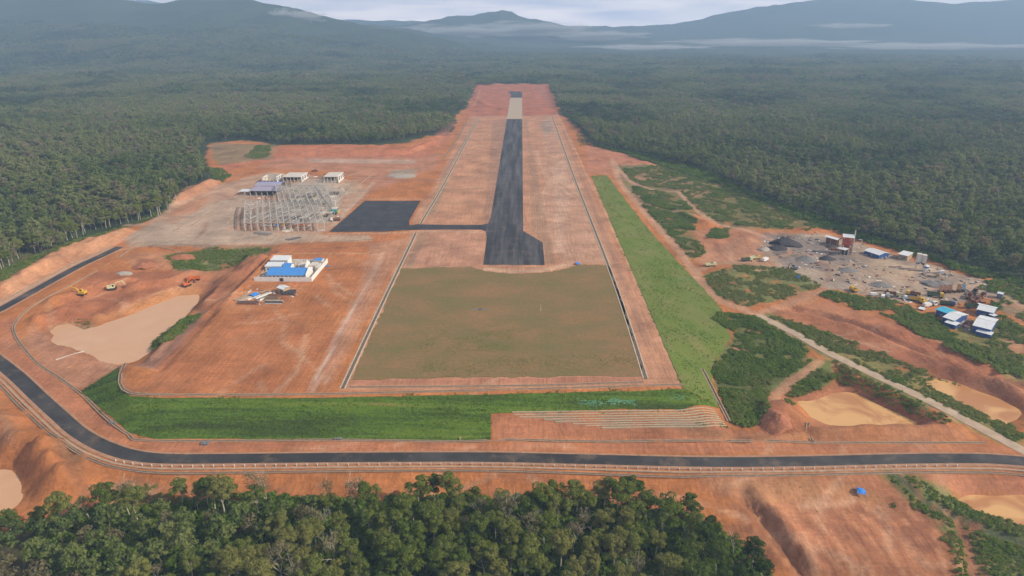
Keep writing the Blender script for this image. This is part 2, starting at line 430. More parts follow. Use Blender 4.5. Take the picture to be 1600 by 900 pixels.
# soil: one colour attribute carries the kind of earth plus painted shade, the rest is grain
def soil_mat():
    m, nt, b = nmat('soil')
    at = N(nt, 'ShaderNodeAttribute', attribute_name='earth')
    rg = N(nt, 'ShaderNodeAttribute', attribute_name='rough_amount')
    geo = N(nt, 'ShaderNodeNewGeometry')
    L = nt.links.new
    n1 = N(nt, 'ShaderNodeTexNoise', i_Scale=.035, i_Detail=8.0, i_Roughness=.62)
    n2 = N(nt, 'ShaderNodeTexNoise', i_Scale=.6, i_Detail=6.0, i_Roughness=.7)
    mp = N(nt, 'ShaderNodeMapping'); mp.inputs['Scale'].default_value = (1.0, .07, 1.0); mp.inputs['Rotation'].default_value = (0, 0, .12)
    n3 = N(nt, 'ShaderNodeTexNoise', i_Scale=.55, i_Detail=5.0, i_Roughness=.6)
    mp2 = N(nt, 'ShaderNodeMapping'); mp2.inputs['Scale'].default_value = (.06, 1.0, 1.0); mp2.inputs['Rotation'].default_value = (0, 0, .25)
    n4 = N(nt, 'ShaderNodeTexNoise', i_Scale=.8, i_Detail=4.0, i_Roughness=.6)
    for n in (n1, n2): L(geo.outputs['Position'], n.inputs['Vector'])
    L(geo.outputs['Position'], mp.inputs['Vector']); L(mp.outputs['Vector'], n3.inputs['Vector'])
    L(geo.outputs['Position'], mp2.inputs['Vector']); L(mp2.outputs['Vector'], n4.inputs['Vector'])
    def mr(src, lo, hi):
        r = N(nt, 'ShaderNodeMapRange'); r.inputs['From Min'].default_value = .3; r.inputs['From Max'].default_value = .7
        r.inputs['To Min'].default_value = lo; r.inputs['To Max'].default_value = hi
        L(src, r.inputs['Value']); return r.outputs['Result']
    def mul(a, c):
        k = N(nt, 'ShaderNodeMath', operation='MULTIPLY'); L(a, k.inputs[0]); L(c, k.inputs[1]); return k.outputs[0]
    f = mul(mul(mr(n1.outputs['Fac'], .68, 1.30), mr(n2.outputs['Fac'], .84, 1.16)), mul(mr(n3.outputs['Fac'], .88, 1.12), mr(n4.outputs['Fac'], .90, 1.1)))
    n6 = N(nt, 'ShaderNodeTexNoise', i_Scale=.13, i_Detail=7.0, i_Roughness=.7, i_Distortion=1.2)
    L(geo.outputs['Position'], n6.inputs['Vector'])
    f = mul(f, mr(n6.outputs['Fac'], .84, 1.16))
    sc = N(nt, 'ShaderNodeVectorMath', operation='SCALE')
    L(at.outputs['Color'], sc.inputs[0]); L(f, sc.inputs['Scale'])
    # pale, dried-out patches over the red
    n5 = N(nt, 'ShaderNodeTexNoise', i_Scale=.018, i_Detail=9.0, i_Roughness=.68)
    L(geo.outputs['Position'], n5.inputs['Vector'])
    r5 = N(nt, 'ShaderNodeMapRange'); r5.inputs['From Min'].default_value = .52; r5.inputs['From Max'].default_value = .70; r5.inputs['To Max'].default_value = .30
    L(n5.outputs['Fac'], r5.inputs['Value'])
    k5 = N(nt, 'ShaderNodeMath', operation='MULTIPLY'); L(r5.outputs['Result'], k5.inputs[0]); L(rg.outputs['Fac'], k5.inputs[1])
    mx = N(nt, 'ShaderNodeMix', data_type='RGBA'); mx.inputs['B'].default_value = (.50, .29, .17, 1)
    L(k5.outputs[0], mx.inputs['Factor']); L(sc.outputs['Vector'], mx.inputs['A'])
    L(mx.outputs['Result'], b.inputs['Base Color'])
    b.inputs['Roughness'].default_value = .9; b.inputs['Specular IOR Level'].default_value = .15
    bp = N(nt, 'ShaderNodeBump', i_Strength=.45, i_Distance=1.0)
    sm = N(nt, 'ShaderNodeMath', operation='ADD'); L(n2.outputs['Fac'], sm.inputs[0]); L(n3.outputs['Fac'], sm.inputs[1])
    L(sm.outputs[0], bp.inputs['Height']); L(bp.outputs['Normal'], b.inputs['Normal'])
    return m
soil_mat()

# ------------------------------------------------------------------ object helpers
def link(o, parent=None):
    COL.objects.link(o)
    if parent is not None: o.parent = parent
    return o
def meta(o, label=None, cat=None, group=None, kind=None):
    if label: o['label'] = label
    if cat: o['category'] = cat
    if group: o['group'] = group
    if kind: o['kind'] = kind
    return o
class MB:
    """collects faces, builds ONE mesh"""
    def __init__(s): s.v = []; s.f = []
    def face(s, vs):
        i = len(s.v); s.v.extend([tuple(v) for v in vs]); s.f.append(tuple(range(i, i + len(vs)))); return s
    def box(s, x0, x1, y0, y1, z0, z1):
        i = len(s.v)
        s.v.extend([(x0, y0, z0), (x1, y0, z0), (x1, y1, z0), (x0, y1, z0), (x0, y0, z1), (x1, y0, z1), (x1, y1, z1), (x0, y1, z1)])
        for q in ((0, 3, 2, 1), (4, 5, 6, 7), (0, 1, 5, 4), (1, 2, 6, 5), (2, 3, 7, 6), (3, 0, 4, 7)): s.f.append(tuple(i + k for k in q))
        return s
    def prism(s, prof, x0, x1, axis='x'):
        """profile of (a, z) pairs extruded along an axis"""
        n = len(prof); i = len(s.v)
        for t in (x0, x1):
            for a, z in prof: s.v.append((t, a, z) if axis == 'x' else (a, t, z))
        s.f.append(tuple(i + k for k in range(n))[::-1]); s.f.append(tuple(i + n + k for k in range(n)))
        for k in range(n):
            j = (k + 1) % n; s.f.append((i + k, i + j, i + n + j, i + n + k))
        return s
    def bar(s, a, b, r, n=4, r2=None):
        a = Vector(a); b = Vector(b); d = (b - a)
        if d.length < 1e-6: return s
        q = d.to_track_quat('Z', 'Y'); r2 = r if r2 is None else r2; i = len(s.v)
        for p, rr in ((a, r), (b, r2)):
            for k in range(n):
                t = 2 * math.pi * (k + .5) / n
                s.v.append(tuple(p + q @ Vector((math.cos(t) * rr, math.sin(t) * rr, 0))))
        s.f.append(tuple(i + k for k in range(n))[::-1]); s.f.append(tuple(i + n + k for k in range(n)))
        for k in range(n):
            j = (k + 1) % n; s.f.append((i + k, i + j, i + n + j, i + n + k))
        return s
    def mesh(s, name, m=None, smoothed=False):
        me = bpy.data.meshes.new(name); me.from_pydata(s.v, [], s.f); me.update()
        if m is not None: me.materials.append(MATS[m] if isinstance(m, str) else m)
        if smoothed: me.polygons.foreach_set('use_smooth', [True] * len(me.polygons))
        return me
    def build(s, name, m, parent=None, smoothed=False):
        return link(bpy.data.objects.new(name, s.mesh(name, m, smoothed)), parent)
def empty(name, loc, rz=0.0, label=None, cat=None, group=None):
    o = bpy.data.objects.new(name, None); o.empty_display_size = 1; link(o)
    o.location = loc; o.rotation_euler = (0, 0, rz)
    return meta(o, label, cat, group)
def copy_tree(o, parent=None):
    c = o.copy(); COL.objects.link(c)
    if parent is not None: c.parent = parent
    for ch in list(o.children): copy_tree(ch, c)
    return c
def at(o, px, py, rz=None, dz=0.0):
    p = G(px, py); o.location = (p.x, p.y, p.z + dz)
    if rz is not None: o.rotation_euler = (0, 0, rz)
    return o

def np_mesh(name, V, F, material):
    me = bpy.data.meshes.new(name)
    me.vertices.add(len(V)); me.vertices.foreach_set('co', np.asarray(V, np.float32).ravel())
    F = np.asarray(F, np.int32)
    me.loops.add(F.size); me.loops.foreach_set('vertex_index', F.ravel())
    me.polygons.add(len(F)); me.polygons.foreach_set('loop_start', np.arange(0, F.size, F.shape[1], dtype=np.int32))
    me.update(calc_edges=True)
    me.materials.append(MATS[material] if isinstance(material, str) else material)
    return me

# ------------------------------------------------------------------ outline of the cleared land
CLEAR_L = [(745, 132), (738, 150), (730, 170), (706, 180), (714, 190), (706, 206), (672, 212), (640, 222), (600, 226), (560, 226), (470, 226), (430, 227), (400, 221), (375, 220), (330, 224),
           (318, 245), (328, 262), (342, 282), (300, 293), (270, 322), (255, 338), (200, 355), (150, 366), (92, 388), (45, 408), (15, 428), (-60, 455)]
CLEAR_R = [(762, 134), (778, 130.5), (800, 131.5), (822, 129.5), (838, 132.5), (856, 131), (868, 158), (875, 178), (903, 200), (920, 222), (930, 230), (1000, 243), (1034, 254), (1090, 266), (1130, 286), (1180, 309), (1240, 333), (1300, 352),
           (1345, 372), (1400, 388), (1440, 400), (1480, 414), (1530, 430), (1600, 442), (1690, 452)]
CLEAR = [tuple(p[:2]) for p in GL(CLEAR_L)][::-1] + [tuple(p[:2]) for p in GL(CLEAR_R)] + [(760, 420), (640, 60), (-640, 60), (-760, 420)]
NEARF_PX = [(-140, 850), (-40, 832), (30, 826), (90, 814), (140, 800), (210, 798), (300, 786), (400, 778), (470, 788), (520, 786), (580, 790), (620, 786), (700, 782), (760, 788), (800, 784), (900, 786), (975, 796), (1060, 806),
            (1115, 826), (1150, 850), (1175, 874), (1200, 905), (1250, 960)]
NEARF = [tuple(p[:2]) for p in GL(NEARF_PX)]
NEARF = NEARF + [(U(1250, 1120, -16)[0], U(1250, 1120, -16)[1]), (U(-200, 1120, -16)[0], U(-200, 1120, -16)[1])]

DIRT = (.415, .156, .052); ORANGE = (.43, .165, .06); PALE = (.52, .33, .235); TAN = (.46, .32, .20); GREY = (.27, .225, .185); DARK = (.27, .105, .058)
SCRUB = (.13, .16, .05); GREENB = (.085, .13, .035); FLOOR = (.045, .05, .022); REDD = (.34, .125, .062); OLIVE = (.2, .15, .075); SAND = (.48, .29, .155)
# (outline in the photo, colour, feather m, wobble m, strength)
ZONES = [
    ([(735, 180), (870, 180), (912, 272), (1070, 604), (530, 612), (640, 362), (690, 270)], (.46, .245, .15), 4, 2, .75),
    ([(745, 132), (856, 132), (872, 180), (728, 182)], (.38, .125, .07), 8, 6, .8),
    ([(850, 180), (862, 180), (905, 290), (950, 410), (880, 412), (852, 370)], (.46, .27, .18), 6, 4, .6),
    ([(880, 250), (895, 300), (885, 330), (882, 395), (866, 395), (868, 320), (860, 260)], PALE, 5, 4, .55),
    ([(845, 190), (860, 188), (866, 205), (850, 212)], GREY, 6, 5, .6),
    ([(770, 188), (792, 188), (768, 350), (755, 350), (764, 260)], (.30, .165, .105), 2, 2, .7),
    ([(817, 188), (824, 188), (832, 360), (850, 380), (850, 412), (868, 412), (858, 370), (836, 250)], (.31, .185, .115), 2, 2, .7),
    ([(250, 380), (590, 372), (640, 362), (500, 610), (205, 612), (245, 578), (430, 394)], (.405, .152, .056), 8, 4, .8),
    ([(205, 612), (470, 612), (520, 520), (400, 480), (245, 578)], (.385, .142, .058), 12, 6, .7),
    ([(580, 380), (636, 372), (560, 520), (510, 610), (500, 590), (560, 450)], (.43, .215, .125), 4, 3, .8),
    ([(652, 366), (752, 362), (754, 412), (735, 418), (640, 414), (640, 390)], (.42, .215, .14), 5, 3, .6),
    # terminal yard: pale graded ground
    ([(200, 372), (270, 322), (330, 290), (420, 268), (560, 282), (575, 300), (515, 362), (430, 384), (240, 384)], (.43, .29, .21), 7, 5, .75),
    ([(255, 360), (330, 318), (390, 300), (385, 350), (330, 362), (270, 372)], (.40, .31, .235), 5, 5, .7),
    ([(195, 372), (245, 345), (300, 355), (430, 365), (580, 368), (580, 376), (300, 384), (235, 384), (200, 386)], (.40, .30, .22), 4, 4, .8),
    ([(430, 240), (690, 240), (680, 262), (580, 300), (540, 268), (400, 262)], (.40, .20, .135), 7, 6, .6),
    ([(480, 248), (650, 250), (650, 256), (480, 254)], (.48, .36, .28), 4, 4, .6),
    ([(610, 266), (650, 264), (648, 276), (612, 276)], (.33, .28, .20), 4, 4, .8),
    ([(500, 290), (545, 286), (560, 300), (530, 306)], (.42, .34, .25), 4, 4, .7),
    ([(420, 234), (450, 228), (640, 230), (700, 208), (706, 215), (668, 246), (560, 245), (440, 246), (350, 268), (338, 258)], (.42, .15, .075), 3, 3, .85),
    ([(690, 190), (712, 190), (700, 212), (680, 212)], (.22, .10, .07), 4, 3, .7),
    ([(330, 224), (430, 226), (425, 248), (345, 258), (330, 245)], (.22, .16, .085), 6, 5, .9),
    ([(290, 292), (345, 282), (310, 330), (262, 340)], (.46, .22, .12), 6, 4, .8),
    # left bank and pit
    ([(0, 440), (60, 400), (150, 368), (205, 360), (180, 385), (90, 430), (0, 478)], (.47, .235, .125), 5, 4, .8),
    ([(120, 410), (190, 385), (160, 402), (60, 452), (0, 482), (0, 470)], (.50, .31, .22), 4, 4, .7),
    ([(60, 490), (150, 425), (320, 420), (330, 450), (270, 470), (140, 510), (60, 540)], REDD, 7, 6, .75),
    ([(140, 500), (240, 460), (300, 440), (330, 455), (290, 464), (215, 488), (150, 508)], (.46, .2, .075), 5, 5, .8),
    ([(190, 400), (260, 392), (270, 420), (215, 420)], (.40, .19, .10), 5, 4, .7),
    ([(215, 404), (240, 404), (250, 418), (218, 418)], (.27, .105, .055), 2, 2, .8),
    ([(255, 400), (320, 386), (425, 385), (400, 402), (345, 424), (280, 424)], GREENB, 4, 4, .9),
    ([(350, 410), (415, 398), (350, 470), (312, 486), (325, 440)], (.33, .135, .065), 3, 3, .8),
    ([(80, 512), (110, 500), (150, 512), (130, 520), (96, 516)], (.36, .23, .12), 4, 4, .8),
    ([(50, 510), (110, 545), (190, 572), (125, 612), (60, 575), (36, 535)], (.42, .21, .13), 6, 5, .7),
    ([(312, 486), (330, 480), (240, 580), (200, 572), (250, 540)], (.33, .18, .12), 4, 3, .8),
    # roadside
    ([(0, 500), (20, 495), (24, 530), (60, 575), (125, 618), (200, 688), (700, 692), (1540, 696), (1600, 705), (1100, 706), (700, 704), (250, 706), (190, 694), (100, 642), (40, 590), (0, 545)], (.40, .16, .085), 3, 2, .8),
    ([(0, 608), (60, 660), (130, 715), (200, 735), (700, 737), (1200, 740), (1200, 790), (700, 800), (100, 810), (0, 700)], (.39, .145, .05), 5, 4, .8),
    ([(110, 655), (140, 690), (128, 742), (105, 720), (80, 690)], (.20, .115, .06), 4, 4, .7),
    ([(0, 640), (20, 660), (30, 700), (10, 700)], (.2, .115, .07), 5, 4, .7),
    ([(130, 760), (220, 748), (260, 790), (200, 800)], (.36, .22, .13), 6, 5, .7),
    ([(770, 648), (830, 650), (1140, 668), (1260, 690), (1100, 690), (768, 688)], (.37, .15, .08), 3, 3, .8),
    ([(1060, 672), (1250, 672), (1300, 692), (1080, 690)], (.35, .155, .07), 4, 4, .8),
    ([(1080, 742), (1380, 744), (1440, 790), (1500, 900), (1280, 900), (1180, 800)], (.40, .165, .085), 5, 4, .8),
    ([(1100, 745), (1330, 748), (1400, 790), (1180, 790)], (.37, .185, .085), 6, 6, .7),
    ([(1150, 790), (1205, 800), (1240, 860), (1290, 900), (1180, 880)], (.20, .085, .045), 7, 6, .7),  # dark shade of the gully, painted into the soil colour
    # east side
    ([(915, 226), (1000, 240), (1036, 252), (1010, 262), (950, 262), (958, 275), (918, 270)], (.40, .17, .10), 4, 4, .8),
    ([(958, 258), (1040, 258), (1130, 288), (1240, 334), (1300, 354), (1150, 362), (1080, 330), (1100, 400), (1080, 408), (1010, 335), (970, 290)], (.12, .135, .045), 5, 7, .85),
    ([(965, 268), (1020, 266), (1120, 300), (1160, 312), (1080, 306), (1000, 286), (970, 282)], (.30, .17, .11), 5, 7, .6),
    ([(985, 282), (1000, 285), (1035, 320), (1010, 325), (990, 300)], (.30, .165, .11), 4, 4, .7),
    ([(1080, 360), (1170, 355), (1230, 380), (1190, 405), (1100, 408)], (.40, .18, .10), 5, 5, .8),
    ([(1070, 395), (1200, 362), (1230, 362), (1250, 380), (1150, 410), (1100, 412)], (.42, .21, .12), 5, 4, .7),
    ([(1100, 412), (1180, 405), (1250, 400), (1290, 440), (1250, 445), (1140, 412)], (.38, .24, .15), 4, 4, .7),
    ([(1095, 430), (1150, 414), (1225, 418), (1290, 448), (1245, 462), (1165, 480), (1120, 462)], SCRUB, 3, 4, .9),
    ([(1190, 368), (1290, 365), (1420, 405), (1545, 440), (1570, 462), (1500, 475), (1400, 470), (1290, 450), (1240, 428), (1195, 400)], (.34, .265, .20), 6, 6, .9),
    ([(1195, 365), (1290, 372), (1345, 395), (1300, 425), (1230, 415), (1200, 392)], (.19, .155, .14), 6, 6, .75),
    ([(1350, 400), (1430, 418), (1440, 445), (1370, 435)], (.42, .30, .20), 5, 6, .7),
    ([(1290, 440), (1340, 440), (1350, 455), (1280, 452)], (.42, .33, .26), 4, 4, .7),
    ([(1430, 425), (1500, 440), (1490, 455), (1420, 440)], (.22, .18, .155), 4, 4, .7),
    ([(1240, 455), (1290, 455), (1270, 476), (1200, 488), (1180, 490), (1230, 470)], (.44, .21, .10), 3, 3, .85),
    ([(1200, 485), (1290, 470), (1440, 520), (1600, 590), (1600, 640), (1560, 615), (1440, 575), (1300, 530)], (.40, .16, .08), 5, 4, .85),
    ([(1290, 515), (1420, 550), (1600, 605), (1600, 640), (1450, 585), (1340, 560)], (.31, .115, .06), 5, 4, .7),
    ([(1380, 500), (1460, 512), (1600, 580), (1560, 585), (1440, 545), (1370, 520)], (.33, .12, .06), 5, 5, .6),
    ([(1480, 495), (1600, 510), (1600, 600), (1560, 580), (1500, 540), (1440, 530)], SCRUB, 4, 6, .8),
    ([(1545, 535), (1600, 525), (1600, 570), (1580, 565)], (.40, .2, .11), 3, 3, .8),
    ([(1560, 440), (1600, 442), (1600, 500), (1540, 478), (1570, 462)], (.10, .13, .05), 3, 4, .8),
    ([(1550, 465), (1600, 470), (1600, 505), (1550, 475)], (.35, .22, .14), 2, 3, .6),
    ([(1175, 492), (1205, 490), (1380, 560), (1500, 610), (1600, 690), (1600, 700), (1560, 690), (1440, 635), (1300, 565)], SCRUB, 3, 3, .8),
    ([(1135, 490), (1180, 492), (1262, 545), (1250, 575), (1190, 650), (1170, 668), (1145, 660), (1110, 580), (1145, 520)], GREENB, 3, 3, .9),
    ([(1140, 540), (1160, 538), (1175, 552), (1150, 560)], (.38, .18, .10), 2, 2, .9),
    ([(1262, 560), (1300, 565), (1310, 590), (1235, 622), (1205, 612)], GREENB, 3, 3, .9),
    ([(1180, 612), (1232, 610), (1262, 668), (1180, 675)], (.35, .135, .06), 3, 2, .9),
    ([(1240, 618), (1310, 592), (1470, 655), (1440, 668), (1290, 668)], (.37, .15, .075), 3, 3, .8),
    ([(1300, 600), (1380, 620), (1460, 660), (1445, 665), (1350, 622)], (.26, .10, .055), 3, 2, .7),  # pond wall turned from the sun: its shade painted into the soil
    ([(1260, 670), (1500, 668), (1520, 690), (1270, 692)], (.33, .135, .06), 3, 3, .8),
    ([(1375, 738), (1430, 742), (1500, 780), (1600, 818), (1700, 860), (1700, 960), (1560, 960), (1500, 880), (1460, 810)], (.12, .15, .045), 4, 4, .95),
    ([(1440, 745), (1600, 745), (1600, 775), (1500, 775)], (.36, .14, .075), 4, 4, .8),
    ([(60, 384), (92, 390), (45, 410), (0, 440), (-20, 420), (20, 400)], (.13, .14, .05), 4, 4, .9),
]
# unpaved tracks, dark ditch and mound lines: centre line, width m, colour, strength
TRACKS_AND_SHADE = [
    ([(957, 250), (968, 285), (1012, 338), (1050, 378), (1085, 425), (1110, 462), (1180, 490), (1240, 522)], 6, (.47, .26, .16), .85),
    ([(956, 252), (985, 284), (1015, 296), (1060, 300), (1090, 330), (1120, 350), (1160, 358), (1200, 372), (1235, 392)], 4, (.46, .27, .17), .8),
    ([(1000, 318), (1060, 330), (1090, 338), (1110, 342)], 3, (.44, .26, .16), .7),
    ([(1085, 425), (1120, 412), (1200, 405), (1240, 395)], 5, (.45, .26, .16), .7),
    ([(1180, 490), (1230, 478), (1262, 462), (1290, 452)], 5, (.45, .23, .13), .8),
    ([(1160, 480), (1120, 470), (1090, 440)], 4, (.44, .24, .14), .7),
    ([(1280, 565), (1262, 578), (1235, 596), (1215, 615), (1205, 626)], 4, (.40, .21, .12), .9),
    ([(1570, 462), (1600, 480), (1640, 500)], 4, (.42, .27, .17), .8),
    ([(748, 186), (700, 262), (690, 282)], 4, (.30, .19, .13), .7),
    ([(600, 395), (560, 470), (520, 540), (485, 612)], 1.6, (.5, .38, .31), .7),
    ([(606, 400), (528, 535), (494, 612)], 1.2, (.30, .13, .08), .5),
    ([(690, 283), (560, 280), (430, 276)], 3, (.33, .15, .09), .6),
    ([(583, 285), (556, 315), (520, 352)], 4, (.47, .33, .24), .7),
    ([(905, 296), (880, 300), (860, 290), (846, 262), (838, 235)], 3, (.49, .30, .20), .7),
    ([(874, 270), (850, 300), (846, 340)], 3, (.48, .30, .20), .5),
    ([(760, 420), (800, 424), (850, 422), (885, 414)], 5, (.52, .33, .21), .85),
    ([(850, 428), (852, 482)], 2.2, (.30, .20, .12), .7),
    ([(930, 300), (1000, 450), (1068, 602)], 1.8, (.47, .29, .2), .8),
    ([(870, 176), (930, 300)], 1.8, (.50, .31, .22), .8),
    ([(880, 205), (918, 300), (1012, 540)], 3, (.30, .165, .11), .6),
    ([(662, 362), (628, 440), (560, 590)], 5, (.26, .17, .11), .7),
    ([(697, 283), (672, 335)], 5, (.26, .19, .12), .7),
    ([(424, 392), (360, 460), (300, 520), (246, 577)], 2.4, (.22, .085, .05), .8),
    ([(408, 400), (360, 440), (330, 470)], 2.0, (.24, .095, .055), .8),
    ([(398, 398), (345, 440), (325, 462)], 1.6, (.24, .095, .055), .7),
    ([(200, 352), (235, 350), (270, 322), (330, 300), (420, 276)], 7, (.47, .30, .2), .6),
    ([(235, 384), (300, 383), (440, 383), (580, 374)], 1.6, (.25, .15, .10), .7),
    ([(1290, 492), (1340, 505), (1420, 540), (1500, 575), (1600, 600)], 3.2, (.22, .09, .05), .8),
    ([(1240, 480), (1300, 492), (1350, 512)], 2.6, (.24, .095, .05), .7),
    ([(1215, 660), (1212, 640), (1222, 628)], 4, (.24, .09, .05), .5),  # no track: shaded left side of the mound, painted darker
    ([(1060, 668), (1120, 676), (1200, 686)], 3, (.24, .12, .06), .6),
    ([(1400, 742), (1440, 780), (1480, 805), (1540, 830), (1620, 856)], 2.4, (.06, .075, .045), .8),
    ([(735, 172), (760, 177), (795, 173)], 5, (.24, .08, .05), .6), ([(818, 172), (845, 166), (868, 170)], 5, (.24, .08, .05), .6), ([(842, 134), (850, 150), (862, 166)], 4, (.30, .17, .12), .8),
    ([(750, 140), (745, 155), (738, 168)], 4, (.48, .24, .15), .6), ([(760, 148), (790, 152)], 5, (.46, .22, .14), .6), ([(770, 138), (830, 137)], 6, (.47, .2, .12), .5), ([(735, 180), (790, 182)], 4, (.27, .11, .07), .6), ([(818, 181), (868, 183)], 4, (.27, .11, .07), .6),
    ([(1060, 538), (1066, 548), (1073, 556)], 4, (.06, .07, .05), .0),
    ([(658, 362), (700, 361.5), (752, 363)], 2.5, (.50, .32, .21), .7), ([(515, 365), (600, 364.5), (640, 363)], 2.5, (.50, .32, .21), .7), ([(570, 311), (658, 311), (664, 316), (645, 347)], 2.2, (.50, .32, .21), .6),
    ([(432, 390), (520, 388), (585, 382)], 2.5, (.29, .12, .07), .6), ([(440, 396), (560, 396), (600, 398)], 1.6, (.50, .29, .18), .6), ([(600, 384), (590, 420), (560, 470)], 3, (.50, .27, .15), .5),
    ([(1495, 820), (1510, 850), (1520, 900)], 2.5, (.27, .10, .055), .7),
    ([(130, 768), (112, 740), (90, 700)], 3, (.22, .10, .05), .6),
    ([(545, 597), (1000, 592)], 4.5, (.40, .17, .10), .85),
]
for _k in range(26):
    TRACKS_AND_SHADE.append(([(1150 + 13 * _k, 800 - .5 * _k + (_k % 3)), (1200 + 13 * _k, 850 - _k), (1262 + 11 * _k, 908)], .7 + .3 * (_k % 3), (.25, .095, .045) if _k % 2 else (.52, .25, .13), .55))
PAVED = []          # outlines that the earth must stay flat and slightly low under
def W2(l): return [tuple(p[:2]) for p in GL(l)]
GRASS_FIELD = [(627, 420), (680, 418), (735, 417), (760, 424), (800, 428), (850, 426), (885, 420), (905, 413), (950, 414), (975, 478), (1003, 588), (900, 588), (700, 590), (548, 594), (585, 512)]
GRASS_SOUTH = [(185, 574), (188, 602), (204, 619), (260, 622), (480, 622), (700, 618), (855, 614), (1005, 611), (1066, 608), (1122, 637), (1066, 640), (980, 639), (850, 643), (767, 646), (766, 686), (530, 686), (240, 686),
               (201, 676), (126, 613)]
GRASS_EAST = [(1067, 607), (1010, 475), (966, 374), (924, 275), (948, 274), (1010, 355), (1060, 410), (1100, 452), (1126, 482), (1142, 528), (1110, 575), (1121, 636)]
SHEETS = {'field': W2(GRASS_FIELD), 'slope': W2(GRASS_SOUTH), 'east': W2(GRASS_EAST)}

# ------------------------------------------------------------------ the ground, one sheet to the horizon
def axis(stops):
    out = [stops[0][0]]
    for (a, s0), (b, s1) in zip(stops[:-1], stops[1:]):
        while out[-1] < b - 1e-6:
            t = (out[-1] - a) / (b - a)
            out.append(out[-1] + s0 + (s1 - s0) * t)
        out[-1] = b
    return np.array(out)
GX = axis([(-9000, 420), (-6000, 260), (-2200, 60), (-900, 9), (-440, 2.2), (440, 2.2), (900, 9), (2200, 60), (6000, 260), (9000, 420)])
GY = axis([(40, 6), (150, 1.9), (480, 2.4), (900, 5), (1500, 8), (2400, 16), (4200, 50), (9500, 80)])
gx, gy = np.meshgrid(GX, GY)
gx = gx.ravel(); gy = gy.ravel()
gz = H(gx, gy)
near = (np.abs(gx) < 1300) & (gy < 2700)
xn, yn = gx[near], gy[near]
earth = np.zeros((len(gx), 3)); rough = np.zeros(len(gx))
# land beyond: forest floor close by, canopy colours far away
t = fbm(gx, gy, 420, 5, 3); t2 = fbm(gx, gy, 120, 4, 9)
far_c = np.array([.040, .058, .024]) + (t[:, None] - .5) * np.array([.05, .05, .03]) + (t2[:, None] - .5) * np.array([.03, .04, .02])
earth[:] = np.clip(far_c, .012, .2)
clr = poly_sd(xn, yn, CLEAR)
wob = (fbm(xn, yn, 14, 3, 21) - .5) * 10
cl = smooth(-2, 2, clr + wob * (1 + np.clip(yn - 900, 0, 1400) / 350))[:, None]
e = earth[near]
e = e * (1 - cl) + np.array(DIRT) * cl
rough_n = cl[:, 0].copy()
def blend(e, m, c):
    m = m[:, None]
    return e * (1 - m) + np.array(c) * m
for z in ZONES:
    pl, c, fe, wo, st = z
    P = W2(pl)
    a = np.array(P); lo = a.min(0) - fe - wo - 2; hi = a.max(0) + fe + wo + 2
    k = np.where((xn > lo[0]) & (xn < hi[0]) & (yn > lo[1]) & (yn < hi[1]))[0]
    if not len(k): continue
    sdv = poly_sd(xn[k], yn[k], P) + (fbm(xn[k], yn[k], 9, 4, hash(str(pl[0])) % 7 + 60) - .5) * 2 * wo
    m = smooth(-fe / 2, fe / 2, sdv) * st
    if c[1] > c[0] * .85:
        m = m * smooth(.30, .5, fbm(xn[k], yn[k], 7, 4, 77) + .12)
    e[k] = blend(e[k], m, c)
    if c[1] > c[0] * .85: rough_n[k] *= 1 - m
for pl, w, c, st in TRACKS_AND_SHADE:
    P = [(p.x, p.y, 0) for p in GL(pl)]
    a = np.array(P); lo = a.min(0)[:2] - w - 3; hi = a.max(0)[:2] + w + 3
    k = np.where((xn > lo[0]) & (xn < hi[0]) & (yn > lo[1]) & (yn < hi[1]))[0]
    if not len(k): continue
    d, _z = seg_field(xn[k], yn[k], P)
    d = d + (fbm(xn[k], yn[k], 5, 3, 31) - .5) * w * .5
    e[k] = blend(e[k], (1 - smooth(w * .35, w * .75 + .6, d)) * st, c)
trk = np.random.default_rng(77)
YARDS = [([(260, 400), (590, 380), (500, 600), (230, 600)], 26), ([(700, 190), (780, 190), (750, 345), (670, 345)], 10), ([(830, 200), (880, 200), (920, 400), (860, 400)], 12), ([(1100, 745), (1420, 760), (1480, 900), (1260, 900)], 22),
         ([(1250, 480), (1560, 600), (1400, 580), (1250, 520)], 12), ([(200, 735), (1300, 740), (1100, 775), (250, 775)], 16), ([(30, 560), (150, 640), (100, 600)], 4), ([(60, 470), (300, 430), (150, 500)], 12), ([(300, 270), (680, 250), (560, 300), (300, 360)], 22),
         ([(655, 370), (745, 370), (735, 412), (645, 412)], 8), ([(1200, 380), (1520, 450), (1400, 460), (1250, 420)], 16), ([(750, 140), (850, 140), (860, 178), (740, 178)], 12), ([(1080, 365), (1230, 375), (1120, 408)], 8), ([(0, 445), (190, 370), (60, 440)], 8), ([(245, 697), (1500, 698), (1500, 702), (245, 702)], 14)]
